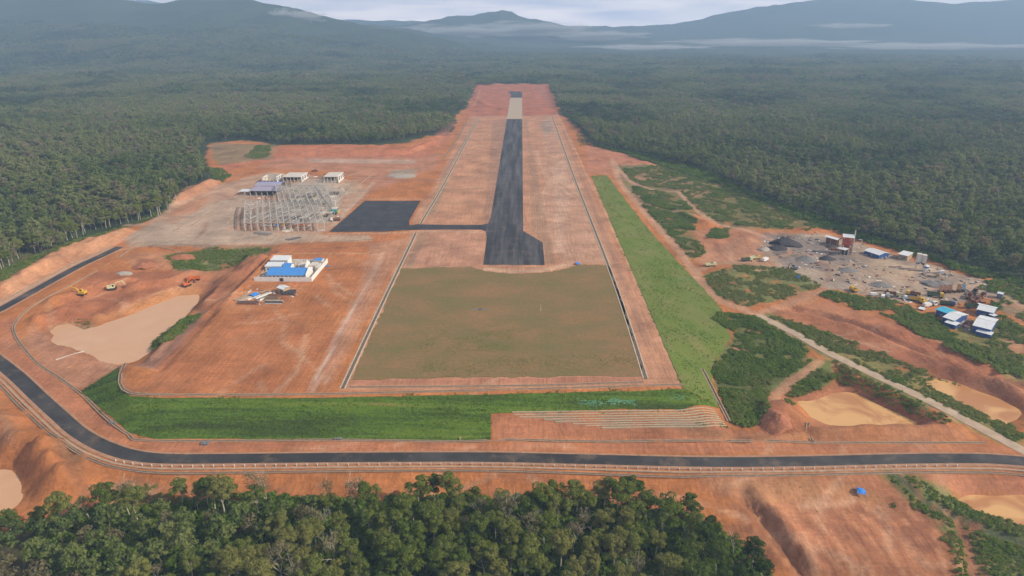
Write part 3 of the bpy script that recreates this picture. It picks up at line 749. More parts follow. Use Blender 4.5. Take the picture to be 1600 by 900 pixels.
for pl, n_ in YARDS:
    P = np.array(W2(pl)); lo = P.min(0); hi = P.max(0); main = P[-1] - P[0]; ang = math.atan2(main[1], main[0])
    for _ in range(n_):
        for _t in range(20):
            q = lo + trk.random(2) * (hi - lo)
            if poly_sd(q[:1], q[1:], P)[0] > 0: break
        a_ = ang + trk.normal() * .35 + (math.pi / 2 if trk.random() < .25 else 0); L_ = trk.uniform(15, 70); line = []
        for i_ in range(7):
            line.append((q[0], q[1], 0)); a_ += trk.normal() * .16; q = q + np.array([math.cos(a_), math.sin(a_)]) * L_ / 6
        a = np.array(line); w_ = trk.uniform(.7, 1.7); l2 = a.min(0)[:2] - 6; h2 = a.max(0)[:2] + 6
        k = np.where((xn > l2[0]) & (xn < h2[0]) & (yn > l2[1]) & (yn < h2[1]))[0]
        if not len(k): continue
        d, _z = seg_field(xn[k], yn[k], line)
        mm = (1 - smooth(w_ * .4, w_ + 1.2, d)) * trk.uniform(.25, .6) * smooth(.3, .5, fbm(xn[k], yn[k], 8, 2, 35) + .1)
        e[k] = blend(e[k], mm, (.52, .31, .19) if trk.random() < .5 else (.25, .10, .055))
for P in (NEARF,):
    sdv = poly_sd(xn, yn, P) + wob * .5
    m = smooth(-3, 3, sdv); e = blend(e, m * .95, FLOOR); rough_n *= 1 - m
earth[near] = e; rough[near] = rough_n
# small relief where machines have churned the earth
PLAT = W2([(200, 372), (270, 326), (330, 296), (430, 250), (645, 248), (700, 205), (728, 180), (747, 135), (856, 135), (925, 280), (1066, 603), (480, 618), (205, 614), (246, 578), (430, 394)])
flat = smooth(-4, 3, poly_sd(xn, yn, PLAT))
ROAD_PX = [(1760, 742), (1680, 728), (1600, 721), (1550, 717.5), (1500, 716.5), (1400, 717.5), (1250, 721), (1100, 722), (900, 717.5), (750, 714.5), (550, 715), (350, 717), (260, 717), (215, 713), (185, 706),
           (150, 692), (120, 674), (95, 652), (60, 620), (25, 587), (-15, 555), (-50, 530), (-62, 516), (-50, 504), (-25, 494), (0, 484), (60, 451), (120, 418), (165, 397), (187, 386)]
rd, _z = seg_field(xn, yn, [(p.x, p.y, 0) for p in GL(ROAD_PX)])
flat = np.maximum(flat, 1 - smooth(13, 17, rd))
for P in SHEETS.values(): flat = np.maximum(flat, smooth(-3, 1, poly_sd(xn, yn, P)))
ridge = fbm(xn, yn, 11, 4, 90)
gz[near] += ((ridge - .5) * 1.5 + (fbm(xn, yn, 3.5, 2, 91) - .5) * .35) * (1 - flat) * rough_n * smooth(0, 6, clr)
for P in SHEETS.values():
    s = poly_sd(xn, yn, P)
    zz = gz[near]; zz -= .45 * smooth(.2, 2.5, s); gz[near] = zz
# canopy relief beyond the planted trees
fa = smooth(3300, 4200, gy)
gz += fa * (fbm(gx, gy, 70, 4, 5) * 16 + fbm(gx, gy, 300, 3, 8) * 14)
nx, ny = len(GX), len(GY)
ii = (np.arange(ny - 1)[:, None] * nx + np.arange(nx - 1)[None, :]).ravel()
F = np.stack([ii, ii + 1, ii + nx + 1, ii + nx], 1)
me = np_mesh('ground', np.stack([gx, gy, gz], 1), F, 'soil')
ca = me.attributes.new('earth', 'FLOAT_COLOR', 'POINT')
ca.data.foreach_set('color', np.concatenate([earth, np.ones((len(gx), 1))], 1).astype(np.float32).ravel())
ra = me.attributes.new('rough_amount', 'FLOAT', 'POINT')
ra.data.foreach_set('value', rough.astype(np.float32))
me.polygons.foreach_set('use_smooth', np.ones(len(F), bool))
ground = link(bpy.data.objects.new('ground', me)); ground['kind'] = 'structure'

# ------------------------------------------------------------------ paved and grassed sheets, strips that follow the land
def inside_fn(P):
    return lambda x, y: poly_sd(np.array([x]), np.array([y]), P)[0]
def densify(P, step, wob=0.0, s=5):
    out = []
    n = len(P)
    for i in range(n):
        a = np.array(P[i]); b = np.array(P[(i + 1) % n]); L = np.linalg.norm(b - a); k = max(1, int(L / step))
        nrm = np.array([-(b - a)[1], (b - a)[0]]) / (L + 1e-9)
        for j in range(k):
            q = a + (b - a) * j / k
            if wob: q = q + nrm * (float(fbm(q[0], q[1], step * 2.2, 3, s)) - .5) * 2 * wob
            out.append((float(q[0]), float(q[1])))
    return out
def sheet(name, P, step, off, m, wob=0.0, thick=.25, zfix=None):
    B = densify(P, step, wob)
    a = np.array(B); lo = a.min(0); hi = a.max(0)
    X, Y = np.meshgrid(np.arange(lo[0], hi[0], step), np.arange(lo[1], hi[1], step))
    X = X.ravel(); Y = Y.ravel(); s = poly_sd(X, Y, B); k = s > step * .45
    pts2 = [Vector(b) for b in B] + [Vector((float(x), float(y))) for x, y in zip(X[k], Y[k])]
    ed = [(i, (i + 1) % len(B)) for i in range(len(B))]
    vo, _, fc, _, _, _ = delaunay_2d_cdt(pts2, ed, [], 0, 1e-4, False)
    v = np.array([[p.x, p.y] for p in vo])
    cen = np.array([v[list(f)].mean(0) for f in fc]); keep = poly_sd(cen[:, 0], cen[:, 1], B) > 0
    fc = [f for f, q in zip(fc, keep) if q]
    z = np.full(len(v), zfix) if zfix is not None else H(v[:, 0], v[:, 1]) + off
    V = [(float(p[0]), float(p[1]), float(q)) for p, q in zip(v, z)]
    Fc = [tuple(f) for f in fc]
    # skirt along the outline so the sheet has an edge
    cnt = {}
    for f in Fc:
        for i in range(len(f)):
            e_ = (f[i], f[(i + 1) % len(f)]); cnt[e_] = 1
    low = {}
    for (i, j) in list(cnt):
        if (j, i) not in cnt:
            for q in (i, j):
                if q not in low:
                    low[q] = len(V); V.append((V[q][0], V[q][1], V[q][2] - thick - off))
            Fc.append((j, i, low[i], low[j]))
    me = bpy.data.meshes.new(name); me.from_pydata(V, [], Fc); me.materials.append(MATS[m]); me.update()
    return link(bpy.data.objects.new(name, me))
def smooth_path(pts, step=2.5):
    """Catmull-Rom through ground points, sampled evenly in xy"""
    P = [np.array(p[:2], float) for p in pts]
    P = [2 * P[0] - P[1]] + P + [2 * P[-1] - P[-2]]
    out = []
    for i in range(1, len(P) - 2):
        n = max(1, int(np.linalg.norm(P[i + 1] - P[i]) / step))
        for k in range(n):
            t = k / n; a, b, c, d = P[i - 1], P[i], P[i + 1], P[i + 2]
            out.append(.5 * ((2 * b) + (-a + c) * t + (2 * a - 5 * b + 4 * c - d) * t * t + (-a + 3 * b - 3 * c + d) * t ** 3))
    out.append(P[-2])
    return np.array(out)
def strip(name, pts, prof, m, parent=None, off=0.0, step=2.5, level=True, path=None):
    """a closed cross-section (across, up) carried along a line on the land"""
    C_ = smooth_path(pts, step) if path is None else path
    T = np.gradient(C_, axis=0); T /= np.linalg.norm(T, axis=1)[:, None] + 1e-9
    Nn = np.stack([T[:, 1], -T[:, 0]], 1)
    zc = H(C_[:, 0], C_[:, 1])
    if level:
        hw = max(abs(p[0]) for p in prof)
        zc = np.maximum(zc, np.maximum(H(*(C_ + Nn * hw).T), H(*(C_ - Nn * hw).T)))
        k = np.ones(5) / 5; zc = np.convolve(np.pad(zc, 2, mode='edge'), k, 'valid')
    n = len(prof); V = []; Fc = []
    for i in range(len(C_)):
        for a, u in prof:
            V.append((C_[i, 0] + Nn[i, 0] * a, C_[i, 1] + Nn[i, 1] * a, zc[i] + u + off))
    for i in range(len(C_) - 1):
        for k in range(n):
            j = (k + 1) % n
            Fc.append((i * n + k, i * n + j, (i + 1) * n + j, (i + 1) * n + k))
    Fc.append(tuple(range(n))[::-1]); Fc.append(tuple((len(C_) - 1) * n + k for k in range(n)))
    me = bpy.data.meshes.new(name); me.from_pydata([tuple(map(float, v)) for v in V], [], Fc); me.materials.append(MATS[m]); me.update()
    bm = bmesh.new(); bm.from_mesh(me); bmesh.ops.recalc_face_normals(bm, faces=bm.faces); bm.to_mesh(me); bm.free()
    return link(bpy.data.objects.new(name, me), parent)

# asphalt
def asphalt_mat(name, base, streak, sx, worn=(.11, .105, .10), dust=.35):
    m, nt, b = nmat(name); L = nt.links.new
    geo = N(nt, 'ShaderNodeNewGeometry')
    mp = N(nt, 'ShaderNodeMapping'); mp.inputs['Scale'].default_value = sx
    L(geo.outputs['Position'], mp.inputs['Vector'])
    a = N(nt, 'ShaderNodeTexNoise', i_Scale=1.0, i_Detail=7.0, i_Roughness=.65); L(mp.outputs['Vector'], a.inputs['Vector'])
    r = N(nt, 'ShaderNodeMapRange'); r.inputs['From Min'].default_value = .42; r.inputs['From Max'].default_value = .68; r.inputs['To Max'].default_value = streak
    L(a.outputs['Fac'], r.inputs['Value'])
    mx = N(nt, 'ShaderNodeMix', data_type='RGBA'); mx.inputs['A'].default_value = (*base, 1); mx.inputs['B'].default_value = (*worn, 1); L(r.outputs['Result'], mx.inputs['Factor'])
    d = N(nt, 'ShaderNodeTexNoise', i_Scale=.09, i_Detail=9.0, i_Roughness=.7); L(geo.outputs['Position'], d.inputs['Vector'])
    r2 = N(nt, 'ShaderNodeMapRange'); r2.inputs['From Min'].default_value = .52; r2.inputs['From Max'].default_value = .76; r2.inputs['To Max'].default_value = dust
    L(d.outputs['Fac'], r2.inputs['Value'])
    m2 = N(nt, 'ShaderNodeMix', data_type='RGBA'); m2.inputs['B'].default_value = (.30, .20, .14, 1); L(mx.outputs['Result'], m2.inputs['A']); L(r2.outputs['Result'], m2.inputs['Factor'])
    L(m2.outputs['Result'], b.inputs['Base Color']); b.inputs['Roughness'].default_value = .75; b.inputs['Specular IOR Level'].default_value = .35
    bp = N(nt, 'ShaderNodeBump', i_Strength=.2, i_Distance=.05)
    f = N(nt, 'ShaderNodeTexNoise', i_Scale=6.0, i_Detail=3.0); L(geo.outputs['Position'], f.inputs['Vector']); L(f.outputs['Fac'], bp.inputs['Height']); L(bp.outputs['Normal'], b.inputs['Normal'])
asphalt_mat('runway_asphalt', (.025, .022, .024), .75, (.14, .008, .1), worn=(.15, .14, .14))
asphalt_mat('apron_asphalt', (.026, .025, .029), .4, (.10, .10, .1), dust=.2)
asphalt_mat('road_asphalt', (.030, .028, .027), .65, (.05, .05, .1), worn=(.095, .085, .078), dust=.55)
mat('gravel_base', (.42, .33, .24), .95, var=.15, scale=.3)
mat('old_concrete', (.38, .265, .18), .9, var=.2, scale=.6, dirt=.6)
mat('channel_bed', (.13, .105, .075), .9, var=.3, scale=.5, dirt=.4)
mat('haul_earth', (.44, .33, .23), .95, var=.16, scale=.25, dirt=.35)
mat('shoulder_gravel', (.36, .20, .12), .95, var=.2, scale=.4, dirt=.5)

def rect_px(l): return W2(l)
RWY = rect_px([(755, 414), (851, 414), (848, 379), (820, 361), (817, 186), (793, 186), (768, 314), (763, 349), (757, 354), (645, 350.5), (638, 347), (657, 314), (570, 314), (515, 362), (645, 360), (752, 361.5), (760, 368)])
yy = {k: U(815, k)[1] for k in (414, 379, 361, 186)}
run = sheet('runway', [(U(755, 414)[0], yy[414]), (U(851, 414)[0], yy[414]), (U(848, 379)[0], yy[379]), (2.2, yy[361]), (2.2, yy[186]), (-28, yy[186]), (-28, U(764, 340)[1]), (-29.5, U(762, 349)[1]),
                        (-30.5, U(760, 361.5)[1]), (-28.5, U(758, 372)[1])], 12, .14, 'runway_asphalt')
run['kind'] = 'structure'
tax = sheet('taxiway', W2([(762, 349.5), (752, 351.5), (700, 351.5), (652, 350.5), (640, 352.5), (640, 359.5), (700, 358.5), (752, 359), (760.5, 362)]), 12, .135, 'apron_asphalt'); tax['kind'] = 'structure'
apr = sheet('apron', W2([(570, 314), (657, 314), (639, 345), (640, 352.5), (640, 359.5), (600, 362), (514, 362.5)]), 12, .125, 'apron_asphalt'); apr['kind'] = 'structure'
gr1 = sheet('unpaved_runway_base', [(-28, yy[186] + .5), (2, yy[186] + .5), (2, U(815, 153)[1]), (-28, U(815, 153)[1])], 15, .10, 'gravel_base'); gr1['kind'] = 'structure'
gr2 = sheet('far_runway_pavement', [(-28, U(815, 153)[1] + .5), (2, U(815, 153)[1] + .5), (2, U(815, 144)[1]), (-36, U(815, 144)[1]), (-36, U(815, 147)[1]), (-28, U(815, 147)[1])], 15, .14, 'runway_asphalt'); gr2['kind'] = 'structure'

RP = smooth_path(GL(ROAD_PX), 3.0)
road = strip('perimeter_road', None, [(-3.7, -.4), (-3.4, .16), (0, .22), (3.4, .16), (3.7, -.4)], 'road_asphalt', path=RP); road['kind'] = 'structure'
haul = strip('haul_road', GL([(1182, 492), (1240, 520), (1300, 554), (1400, 602), (1500, 652), (1600, 705), (1680, 745)]), [(-3.6, -.5), (-3.1, .12), (0, .2), (3.1, .12), (3.6, -.5)], 'haul_earth'); haul['kind'] = 'structure'
# rough edge of loose gravel between asphalt and earth on the outer side, and the pale kerb walk
def offset_path(P, d):
    T = np.gradient(P, axis=0); T /= np.linalg.norm(T, axis=1)[:, None]
    return P + np.stack([T[:, 1], -T[:, 0]], 1) * d
OUT = 1 if (offset_path(RP, 8)[len(RP) // 4][1] < RP[len(RP) // 4][1]) else -1

# grass
def grass_mat(name, cols, sc, stripes=None, fine=1.6):
    m, nt, b = nmat(name); L = nt.links.new
    geo = N(nt, 'ShaderNodeNewGeometry')
    mp = N(nt, 'ShaderNodeMapping'); mp.inputs['Scale'].default_value = stripes or (1, 1, 1); L(geo.outputs['Position'], mp.inputs['Vector'])
    a = N(nt, 'ShaderNodeTexNoise', i_Scale=sc, i_Detail=8.0, i_Roughness=.66); L(mp.outputs['Vector'], a.inputs['Vector'])
    f = N(nt, 'ShaderNodeTexNoise', i_Scale=fine, i_Detail=4.0, i_Roughness=.7); L(geo.outputs['Position'], f.inputs['Vector'])
    s = N(nt, 'ShaderNodeMath', operation='MULTIPLY_ADD'); s.inputs[1].default_value = .55; L(f.outputs['Fac'], s.inputs[0])
    s2 = N(nt, 'ShaderNodeMath', operation='SUBTRACT'); s2.inputs[1].default_value = .275; L(a.outputs['Fac'], s2.inputs[0]); L(s2.outputs[0], s.inputs[2])
    rp = N(nt, 'ShaderNodeValToRGB'); el = rp.color_ramp.elements
    while len(el) < len(cols): el.new(.5)
    for i, (p, c) in enumerate(cols): el[i].position = p; el[i].color = (*c, 1)
    L(s.outputs[0], rp.inputs['Fac']); L(rp.outputs['Color'], b.inputs['Base Color'])
    b.inputs['Roughness'].default_value = .9; b.inputs['Specular IOR Level'].default_value = .1
    bp = N(nt, 'ShaderNodeBump', i_Strength=.8, i_Distance=.5); L(f.outputs['Fac'], bp.inputs['Height']); L(bp.outputs['Normal'], b.inputs['Normal'])
grass_mat('slope_grass', [(.30, (.034, .046, .014)), (.42, (.050, .082, .014)), (.54, (.085, .145, .016)), (.66, (.13, .18, .025)), (.76, (.25, .16, .06))], .055, (.16, 3.0, 1), fine=.8)
grass_mat('bank_grass', [(.28, (.08, .125, .020)), (.42, (.12, .165, .026)), (.55, (.145, .165, .042)), (.68, (.20, .185, .06)), (.8, (.27, .19, .09))], .05, (1, .7, 1), fine=.7)
grass_mat('field_grass', [(.22, (.33, .16, .07)), (.36, (.25, .15, .068)), (.52, (.20, .14, .058)), (.66, (.165, .138, .05)), (.80, (.13, .14, .04))], .035, (.8, 1.3, 1), fine=.4)
g1 = sheet('grass_field', SHEETS['field'], 2.0, .06, 'field_grass', wob=2.2); meta(g1, 'flat rectangle of thin brownish grass before the near end of the runway', 'grass', kind='stuff')
g2 = sheet('grass_embankment', SHEETS['slope'], 2.0, .12, 'slope_grass', wob=.5); meta(g2, 'dark green planted bank along the front of the red airfield platform', 'grass', kind='stuff')
g3 = sheet('grass_embankment', SHEETS['east'], 2.0, .125, 'bank_grass', wob=.7); meta(g3, 'yellowish green grass bank along the right side of the airfield platform', 'grass', kind='stuff')

# water
m, nt, b = nmat('muddy_water'); L = nt.links.new
geo = N(nt, 'ShaderNodeNewGeometry'); no = N(nt, 'ShaderNodeTexNoise', i_Scale=.045, i_Detail=6.0, i_Distortion=1.5); L(geo.outputs['Position'], no.inputs['Vector'])
rp = N(nt, 'ShaderNodeValToRGB'); rp.color_ramp.elements[0].position = .3; rp.color_ramp.elements[0].color = (.56, .31, .165, 1); rp.color_ramp.elements[1].position = .7; rp.color_ramp.elements[1].color = (.60, .355, .20, 1)
L(no.outputs['Fac'], rp.inputs['Fac']); L(rp.outputs['Color'], b.inputs['Base Color']); b.inputs['Roughness'].default_value = .3; b.inputs['Specular IOR Level'].default_value = .3
rip = N(nt, 'ShaderNodeTexNoise', i_Scale=1.2, i_Detail=3.0); L(geo.outputs['Position'], rip.inputs['Vector'])
bp = N(nt, 'ShaderNodeBump', i_Strength=.12, i_Distance=.05); L(rip.outputs['Fac'], bp.inputs['Height']); L(bp.outputs['Normal'], b.inputs['Normal'])
m2 = m.copy(); m2.name = 'ochre_water'; MATS['ochre_water'] = m2
r2 = [n for n in m2.node_tree.nodes if n.type == 'VALTORGB'][0]; r2.color_ramp.elements[0].position = .38; r2.color_ramp.elements[1].position = .56; r2.color_ramp.elements[0].color = (.46, .205, .075, 1); r2.color_ramp.elements[1].color = (.64, .36, .14, 1)
for k, (pl, z) in PITS.items():
    w = [U(a, b_, z) for a, b_ in pl]
    c = np.mean(w, axis=0); w = [tuple(c + (np.array(p) - c) * 1.05) for p in w]
    o = sheet('pond_water', w, 8.0, 0, 'ochre_water' if k in ('right', 'bottom_right', 'far_right') else 'muddy_water', zfix=z - .12); o['kind'] = 'structure'

# ------------------------------------------------------------------ trees and bushes: leaf clouds
leaf_mat('leaves', [(.10, (0.040, 0.068, 0.014)), (.36, (0.094, 0.142, 0.024)), (.60, (0.165, 0.212, 0.035)), (.88, (0.260, 0.254, 0.071))])
leaf_mat('forest_leaves', [(.10, (0.047, 0.078, 0.021)), (.36, (0.106, 0.153, 0.040)), (.58, (0.177, 0.218, 0.059)), (.85, (0.236, 0.254, 0.088))])
leaf_mat('pale_leaves', [(.2, (0.132, 0.132, 0.055)), (.55, (0.204, 0.182, 0.088)), (.85, (0.275, 0.231, 0.132))])
leaf_mat('bush_leaves', [(.08, (.070, .130, .016)), (.36, (.135, .215, .028)), (.60, (.19, .26, .045)), (.85, (.25, .27, .07))])
mat('bark', (.50, .44, .35), .9, var=.25, scale=.8)
mat('dark_bark', (.16, .125, .09), .9, var=.25, scale=.8)

def leafcloud(rng, clumps, per, leaf, squash=.75):
    """clumps: (centre, radius); leaf quads on and in every clump, facing mostly outwards and up"""
    V = []; 
    for (c, r) in clumps:
        n = per
        d = rng.normal(size=(n, 3)); d[:, 2] = np.abs(d[:, 2]) * .9 - .25 * rng.random(n)
        d /= np.linalg.norm(d, axis=1)[:, None]
        rad = r * (0.72 + .34 * rng.random(n)); 
        ctr = np.array(c) + d * rad[:, None] * np.array([1, 1, squash])
        nr = d + rng.normal(size=(n, 3)) * .45; nr /= np.linalg.norm(nr, axis=1)[:, None]
        u = np.cross(nr, rng.normal(size=(n, 3))); u /= np.linalg.norm(u, axis=1)[:, None] + 1e-9
        v = np.cross(nr, u)
        sz = leaf * (.6 + .8 * rng.random(n))[:, None]
        u = u * sz; v = v * sz * .7
        V.append(np.stack([ctr - u - v * .6, ctr + u * .3 - v, ctr + u + v * .5, ctr - u * .2 + v], 1).reshape(-1, 3))
    V = np.concatenate(V)
    return V, np.arange(len(V)).reshape(-1, 4)
def crown_clumps(rng, n, rx, rz, zc, cr):
    out = []
    for k in range(n):
        a = rng.random() * 6.283; u = rng.random() ** .55; h = rng.random() * 1.5 - .55
        s = math.sqrt(max(.08, 1 - (h * .85) ** 2))
        out.append(((math.cos(a) * rx * u * s * .85, math.sin(a) * rx * u * s * .85, zc + h * rz * .8), cr * (.7 + .6 * rng.random())))
    return out
def trunk_mb(rng, H_, clumps, r=.24, lean=.6, nb=16):
    b = MB(); top = (rng.normal() * lean, rng.normal() * lean, H_ * .62)
    b.bar((0, 0, -1.0), (top[0] * .4, top[1] * .4, H_ * .3), r, 6, r * .8); b.bar((top[0] * .4, top[1] * .4, H_ * .3), top, r * .8, 6, r * .55)
    for c, cr in clumps[:nb]:
        s = Vector((top[0] * .6, top[1] * .6, H_ * (.3 + .3 * rng.random())))
        m_ = (s + Vector(c)) / 2 + Vector((0, 0, -.3))
        b.bar(s, m_, r * .38, 4, r * .25); b.bar(m_, c, r * .25, 4, r * .08)
    return b
def bare_mb(rng, H_, r=.2):
    """a nearly leafless tree: forked pale limbs"""
    b = MB()
    def grow(p, d, L, rr, k):
        q = p + d * L; b.bar(p, q, rr, 5 if k < 2 else 3, rr * .62)
        if k >= 4: return
        for i in range(2 if k else 3):
            dd = (d + Vector(rng.normal(size=3)) * .42 + Vector((0, 0, .12))).normalized()
            grow(q, dd, L * (.62 + .2 * rng.random()), rr * .6, k + 1)
    grow(Vector((0, 0, -1)), Vector((rng.normal() * .06, rng.normal() * .06, 1)).normalized(), H_ * .38, r, 0)
    return b
TREE_KINDS = []      # (crown mesh, trunk mesh)
trng = np.random.default_rng(5)
for k in range(8):
    Ht = 12.5 + 2.0 * trng.random()
    if k < 6:
        cl_ = crown_clumps(trng, 30 + k, 3.9 + .4 * (k % 3), 4.2, Ht * .66, 1.12)
        V, F_ = leafcloud(trng, cl_, 135, .21, .8)
        cm = np_mesh('crown', V, F_, 'leaves')
    else:
        cl_ = crown_clumps(trng, 16, 3.2, 3.6, Ht * .7, 1.2)
        V, F_ = leafcloud(trng, cl_, 34, .20)
        cm = np_mesh('crown', V, F_, 'pale_leaves')
    if k < 6: tm = trunk_mb(trng, Ht, cl_).mesh('trunk', 'bark')
    else: tm = bare_mb(trng, Ht * 1.0).mesh('trunk', 'bark')
    TREE_KINDS.append((cm, tm))
# the big spreading tree at the edge of the wood
cl_ = [((math.cos(a) * 4.6 * u, math.sin(a) * 4.6 * u, 10.2 - 1.6 * u * u + .4 * trng.normal()), 1.5) for a, u in [(trng.random() * 6.28, math.sqrt(trng.random())) for _ in range(30)]]
V, F_ = leafcloud(trng, cl_, 200, .26, .5)
BIG = (np_mesh('crown', V, F_, 'leaves'), trunk_mb(trng, 13, cl_, .3, .3, 16).mesh('trunk', 'bark'))

TREE_LABELS = ['dark green leafy tree standing deep in the near wood', 'leafy tree with pale grey-green thin crown in the near wood', 'leafy tree on the upper edge of the near wood below the red bank',
               'white-trunked tree along the left forest edge above the orange cut']
def put_tree(x, y, kind, s, rz, label, group, tone, mesh=None, name='forest_tree'):
    cm, tm = mesh or TREE_KINDS[kind]
    e_ = empty(name, (x, y, h1(x, y)), rz, label, 'tree', group)
    e_.scale = (s, s, s * (0.92 + .16 * random.random()))
    c = link(bpy.data.objects.new('crown', cm), e_); t_ = link(bpy.data.objects.new('trunk', tm), e_)
    c['tone'] = float(tone); t_['tone'] = 0.0
    return e_

# low-detail copies for the wide forest (kept outside the scene, used by the scatter)
PROTO = {}
def proto(colname, items):
    c = bpy.data.collections.new(colname)
    for i, me_ in enumerate(items):
        c.objects.link(bpy.data.objects.new('%s_%02d' % (colname, i), me_))
    PROTO[colname] = c
def join_mesh(name, a, b, ma, mb):
    """leaf quads a=(V,F) + MB b in one mesh"""
    V, F_ = a; n = len(V)
    me = bpy.data.meshes.new(name)
    me.from_pydata([tuple(v) for v in V.tolist()] + b.v, [], [tuple(f) for f in F_.tolist()] + [tuple(i + n for i in f) for f in b.f])
    me.materials.append(MATS[ma]); me.materials.append(MATS[mb])
    mi = np.zeros(len(me.polygons), np.int32); mi[len(F_):] = 1; me.polygons.foreach_set('material_index', mi); me.update()
    return me
items = []
for k in range(6):
    Ht = 12.5 + 2 * trng.random()
    cl_ = crown_clumps(trng, 18, 3.5, 4.0, Ht * .64, 1.35)
    items.append(join_mesh('tree', leafcloud(trng, cl_, 24, .48), trunk_mb(trng, Ht, cl_, .2, .6, 3), 'forest_leaves' if k < 5 else 'pale_leaves', 'dark_bark'))
proto('wide_trees', items)
items = []
for k in range(4):      # several crowns as one clump, for the far distance
    cl_ = []
    for j in range(5):
        ox, oy, oz = trng.normal() * 6, trng.normal() * 6, trng.normal() * 1.6
        for c, r in crown_clumps(trng, 4, 3.8, 3.2, 8.5, 2.4): cl_.append(((c[0] + ox, c[1] + oy, c[2] + oz), r))
    items.append(join_mesh('grove', leafcloud(trng, cl_, 11, 1.15), MB(), 'forest_leaves' if k < 3 else 'pale_leaves', 'bark'))
proto('groves', items)
items = []
for k in range(5):
    cl_ = [((trng.normal() * .75, trng.normal() * .75, .55 + .3 * trng.random()), .75) for _ in range(6)]
    V, F_ = leafcloud(trng, cl_, 26, .27, .8)
    items.append(np_mesh('bush', V, F_, 'bush_leaves'))
proto('bushes', items)
items = []
for k in range(4):
    cl_ = [((trng.normal() * .6, trng.normal() * .6, .1), .35) for _ in range(5)]
    V, F_ = leafcloud(trng, cl_, 9, .16, .9)
    items.append(np_mesh('tuft', V, F_, 'bush_leaves'))
proto('tufts', items)

def scatter(name, P, colname, nk, scl, tone, label, cat, rot=None):
    """one object of kind stuff that carries all its plants on points"""
    me = bpy.data.meshes.new(name); n = len(P)
    me.vertices.add(n); me.vertices.foreach_set('co', np.asarray(P, np.float32).ravel())
    rg = np.random.default_rng(n)
    for nm, ty, val in (('pick', 'INT', rg.integers(0, nk, n).astype(np.int32)), ('turn', 'FLOAT', (rg.random(n) * 6.283).astype(np.float32)), ('size', 'FLOAT', np.asarray(scl, np.float32)), ('tone', 'FLOAT', np.asarray(tone, np.float32))):
        a = me.attributes.new(nm, ty, 'POINT'); a.data.foreach_set('value', val)
    o = link(bpy.data.objects.new(name, me))
    ng = bpy.data.node_groups.new(name, 'GeometryNodeTree')
    ng.interface.new_socket('Geometry', in_out='INPUT', socket_type='NodeSocketGeometry'); ng.interface.new_socket('Geometry', in_out='OUTPUT', socket_type='NodeSocketGeometry')
    L = ng.links.new
    gi = ng.nodes.new('NodeGroupInput'); go = ng.nodes.new('NodeGroupOutput')
    ip = ng.nodes.new('GeometryNodeInstanceOnPoints'); ci = ng.nodes.new('GeometryNodeCollectionInfo')
    ci.inputs['Collection'].default_value = PROTO[colname]; ci.inputs['Separate Children'].default_value = True; ci.inputs['Reset Children'].default_value = True
    L(gi.outputs[0], ip.inputs['Points']); L(ci.outputs['Instances'], ip.inputs['Instance'])
    ip.inputs['Pick Instance'].default_value = True
    def na(nm, dt):
        q = ng.nodes.new('GeometryNodeInputNamedAttribute'); q.data_type = dt; q.inputs['Name'].default_value = nm; return q.outputs['Attribute']
    L(na('pick', 'INT'), ip.inputs['Instance Index'])
    cx = ng.nodes.new('ShaderNodeCombineXYZ'); L(na('turn', 'FLOAT'), cx.inputs['Z']); L(cx.outputs[0], ip.inputs['Rotation'])
    L(na('size', 'FLOAT'), ip.inputs['Scale'])
    L(ip.outputs[0], go.inputs[0])
    md = o.modifiers.new('plants', 'NODES'); md.node_group = ng
    return meta(o, label, cat, kind='stuff')

def jgrid(x0, x1, y0, y1, s, rg, j=.42):
    X, Y = np.meshgrid(np.arange(x0, x1, s), np.arange(y0, y1, s))
    X = X + (np.arange(X.shape[0]) % 2)[:, None] * s * .5
    return (X + (rg.random(X.shape) - .5) * 2 * j * s).ravel(), (Y + (rg.random(Y.shape) - .5) * 2 * j * s).ravel()
def in_view(x, y, pad=40):
    return (np.abs(x + .01315 * y) < y * .80 + pad + 40) & (y > 0)

# near wood: every tree of its own
rg = np.random.default_rng(3)
x, y = jgrid(-260, 330, 118, 262, 8.2, rg, .40)
s = poly_sd(x, y, NEARF)
k = (s > 1.0) & (np.abs(x + 2) < y * .80 + 42)
x, y, s = x[k], y[k], s[k]
# which are largest in the photo: nearest first
order = np.argsort(-y)
print('near trees', len(x))
tone_n = fbm(x, y, 38, 3, 15)
NEAR_MAX = 280
prio = np.argsort(np.where((s < 9), -50, 0) + np.abs(np.hypot(x, y) - 150) * .2 + np.where(y < 128, 60, 0))
chosen = set(prio[:NEAR_MAX].tolist())
for i in range(len(x)):
    left = smooth(-10, -150, x[i])
    pale = random.random() < .08 + .30 * float(left)
    kd = random.choice([6, 7]) if pale else random.randrange(6)
    tn = (tone_n[i] - .5) * 1.1 + .12 * float(left) + random.uniform(-.1, .16)
    sc_ = (.82 + .55 * random.random()) * (1.0 if s[i] > 6 else .92)
    if i in chosen:
        edge = s[i] < 9
        where = 'at the far left of' if x[i] < -95 else 'left of the middle of' if x[i] < -25 else 'in the middle of' if x[i] < 30 else 'at the right end of'
        tint = 'yellowish green' if tn > .10 else 'dark green' if tn < -.12 else 'mid green'
        if pale: lb, gp = 'thin pale tree with bare grey branches %s the near wood' % where, 'pale thin trees %s the near wood' % where
        elif edge: lb, gp = '%s leafy tree on the upper edge, %s the near wood' % (tint, where), '%s edge trees %s the near wood' % (tint, where)
        else: lb, gp = '%s leafy tree packed inside, %s the near wood' % (tint, where), '%s inner trees %s the near wood' % (tint, where)
        put_tree(x[i], y[i], kd, sc_, random.random() * 6.28, lb, gp, tn)
rest = np.array([i not in chosen for i in range(len(x))])
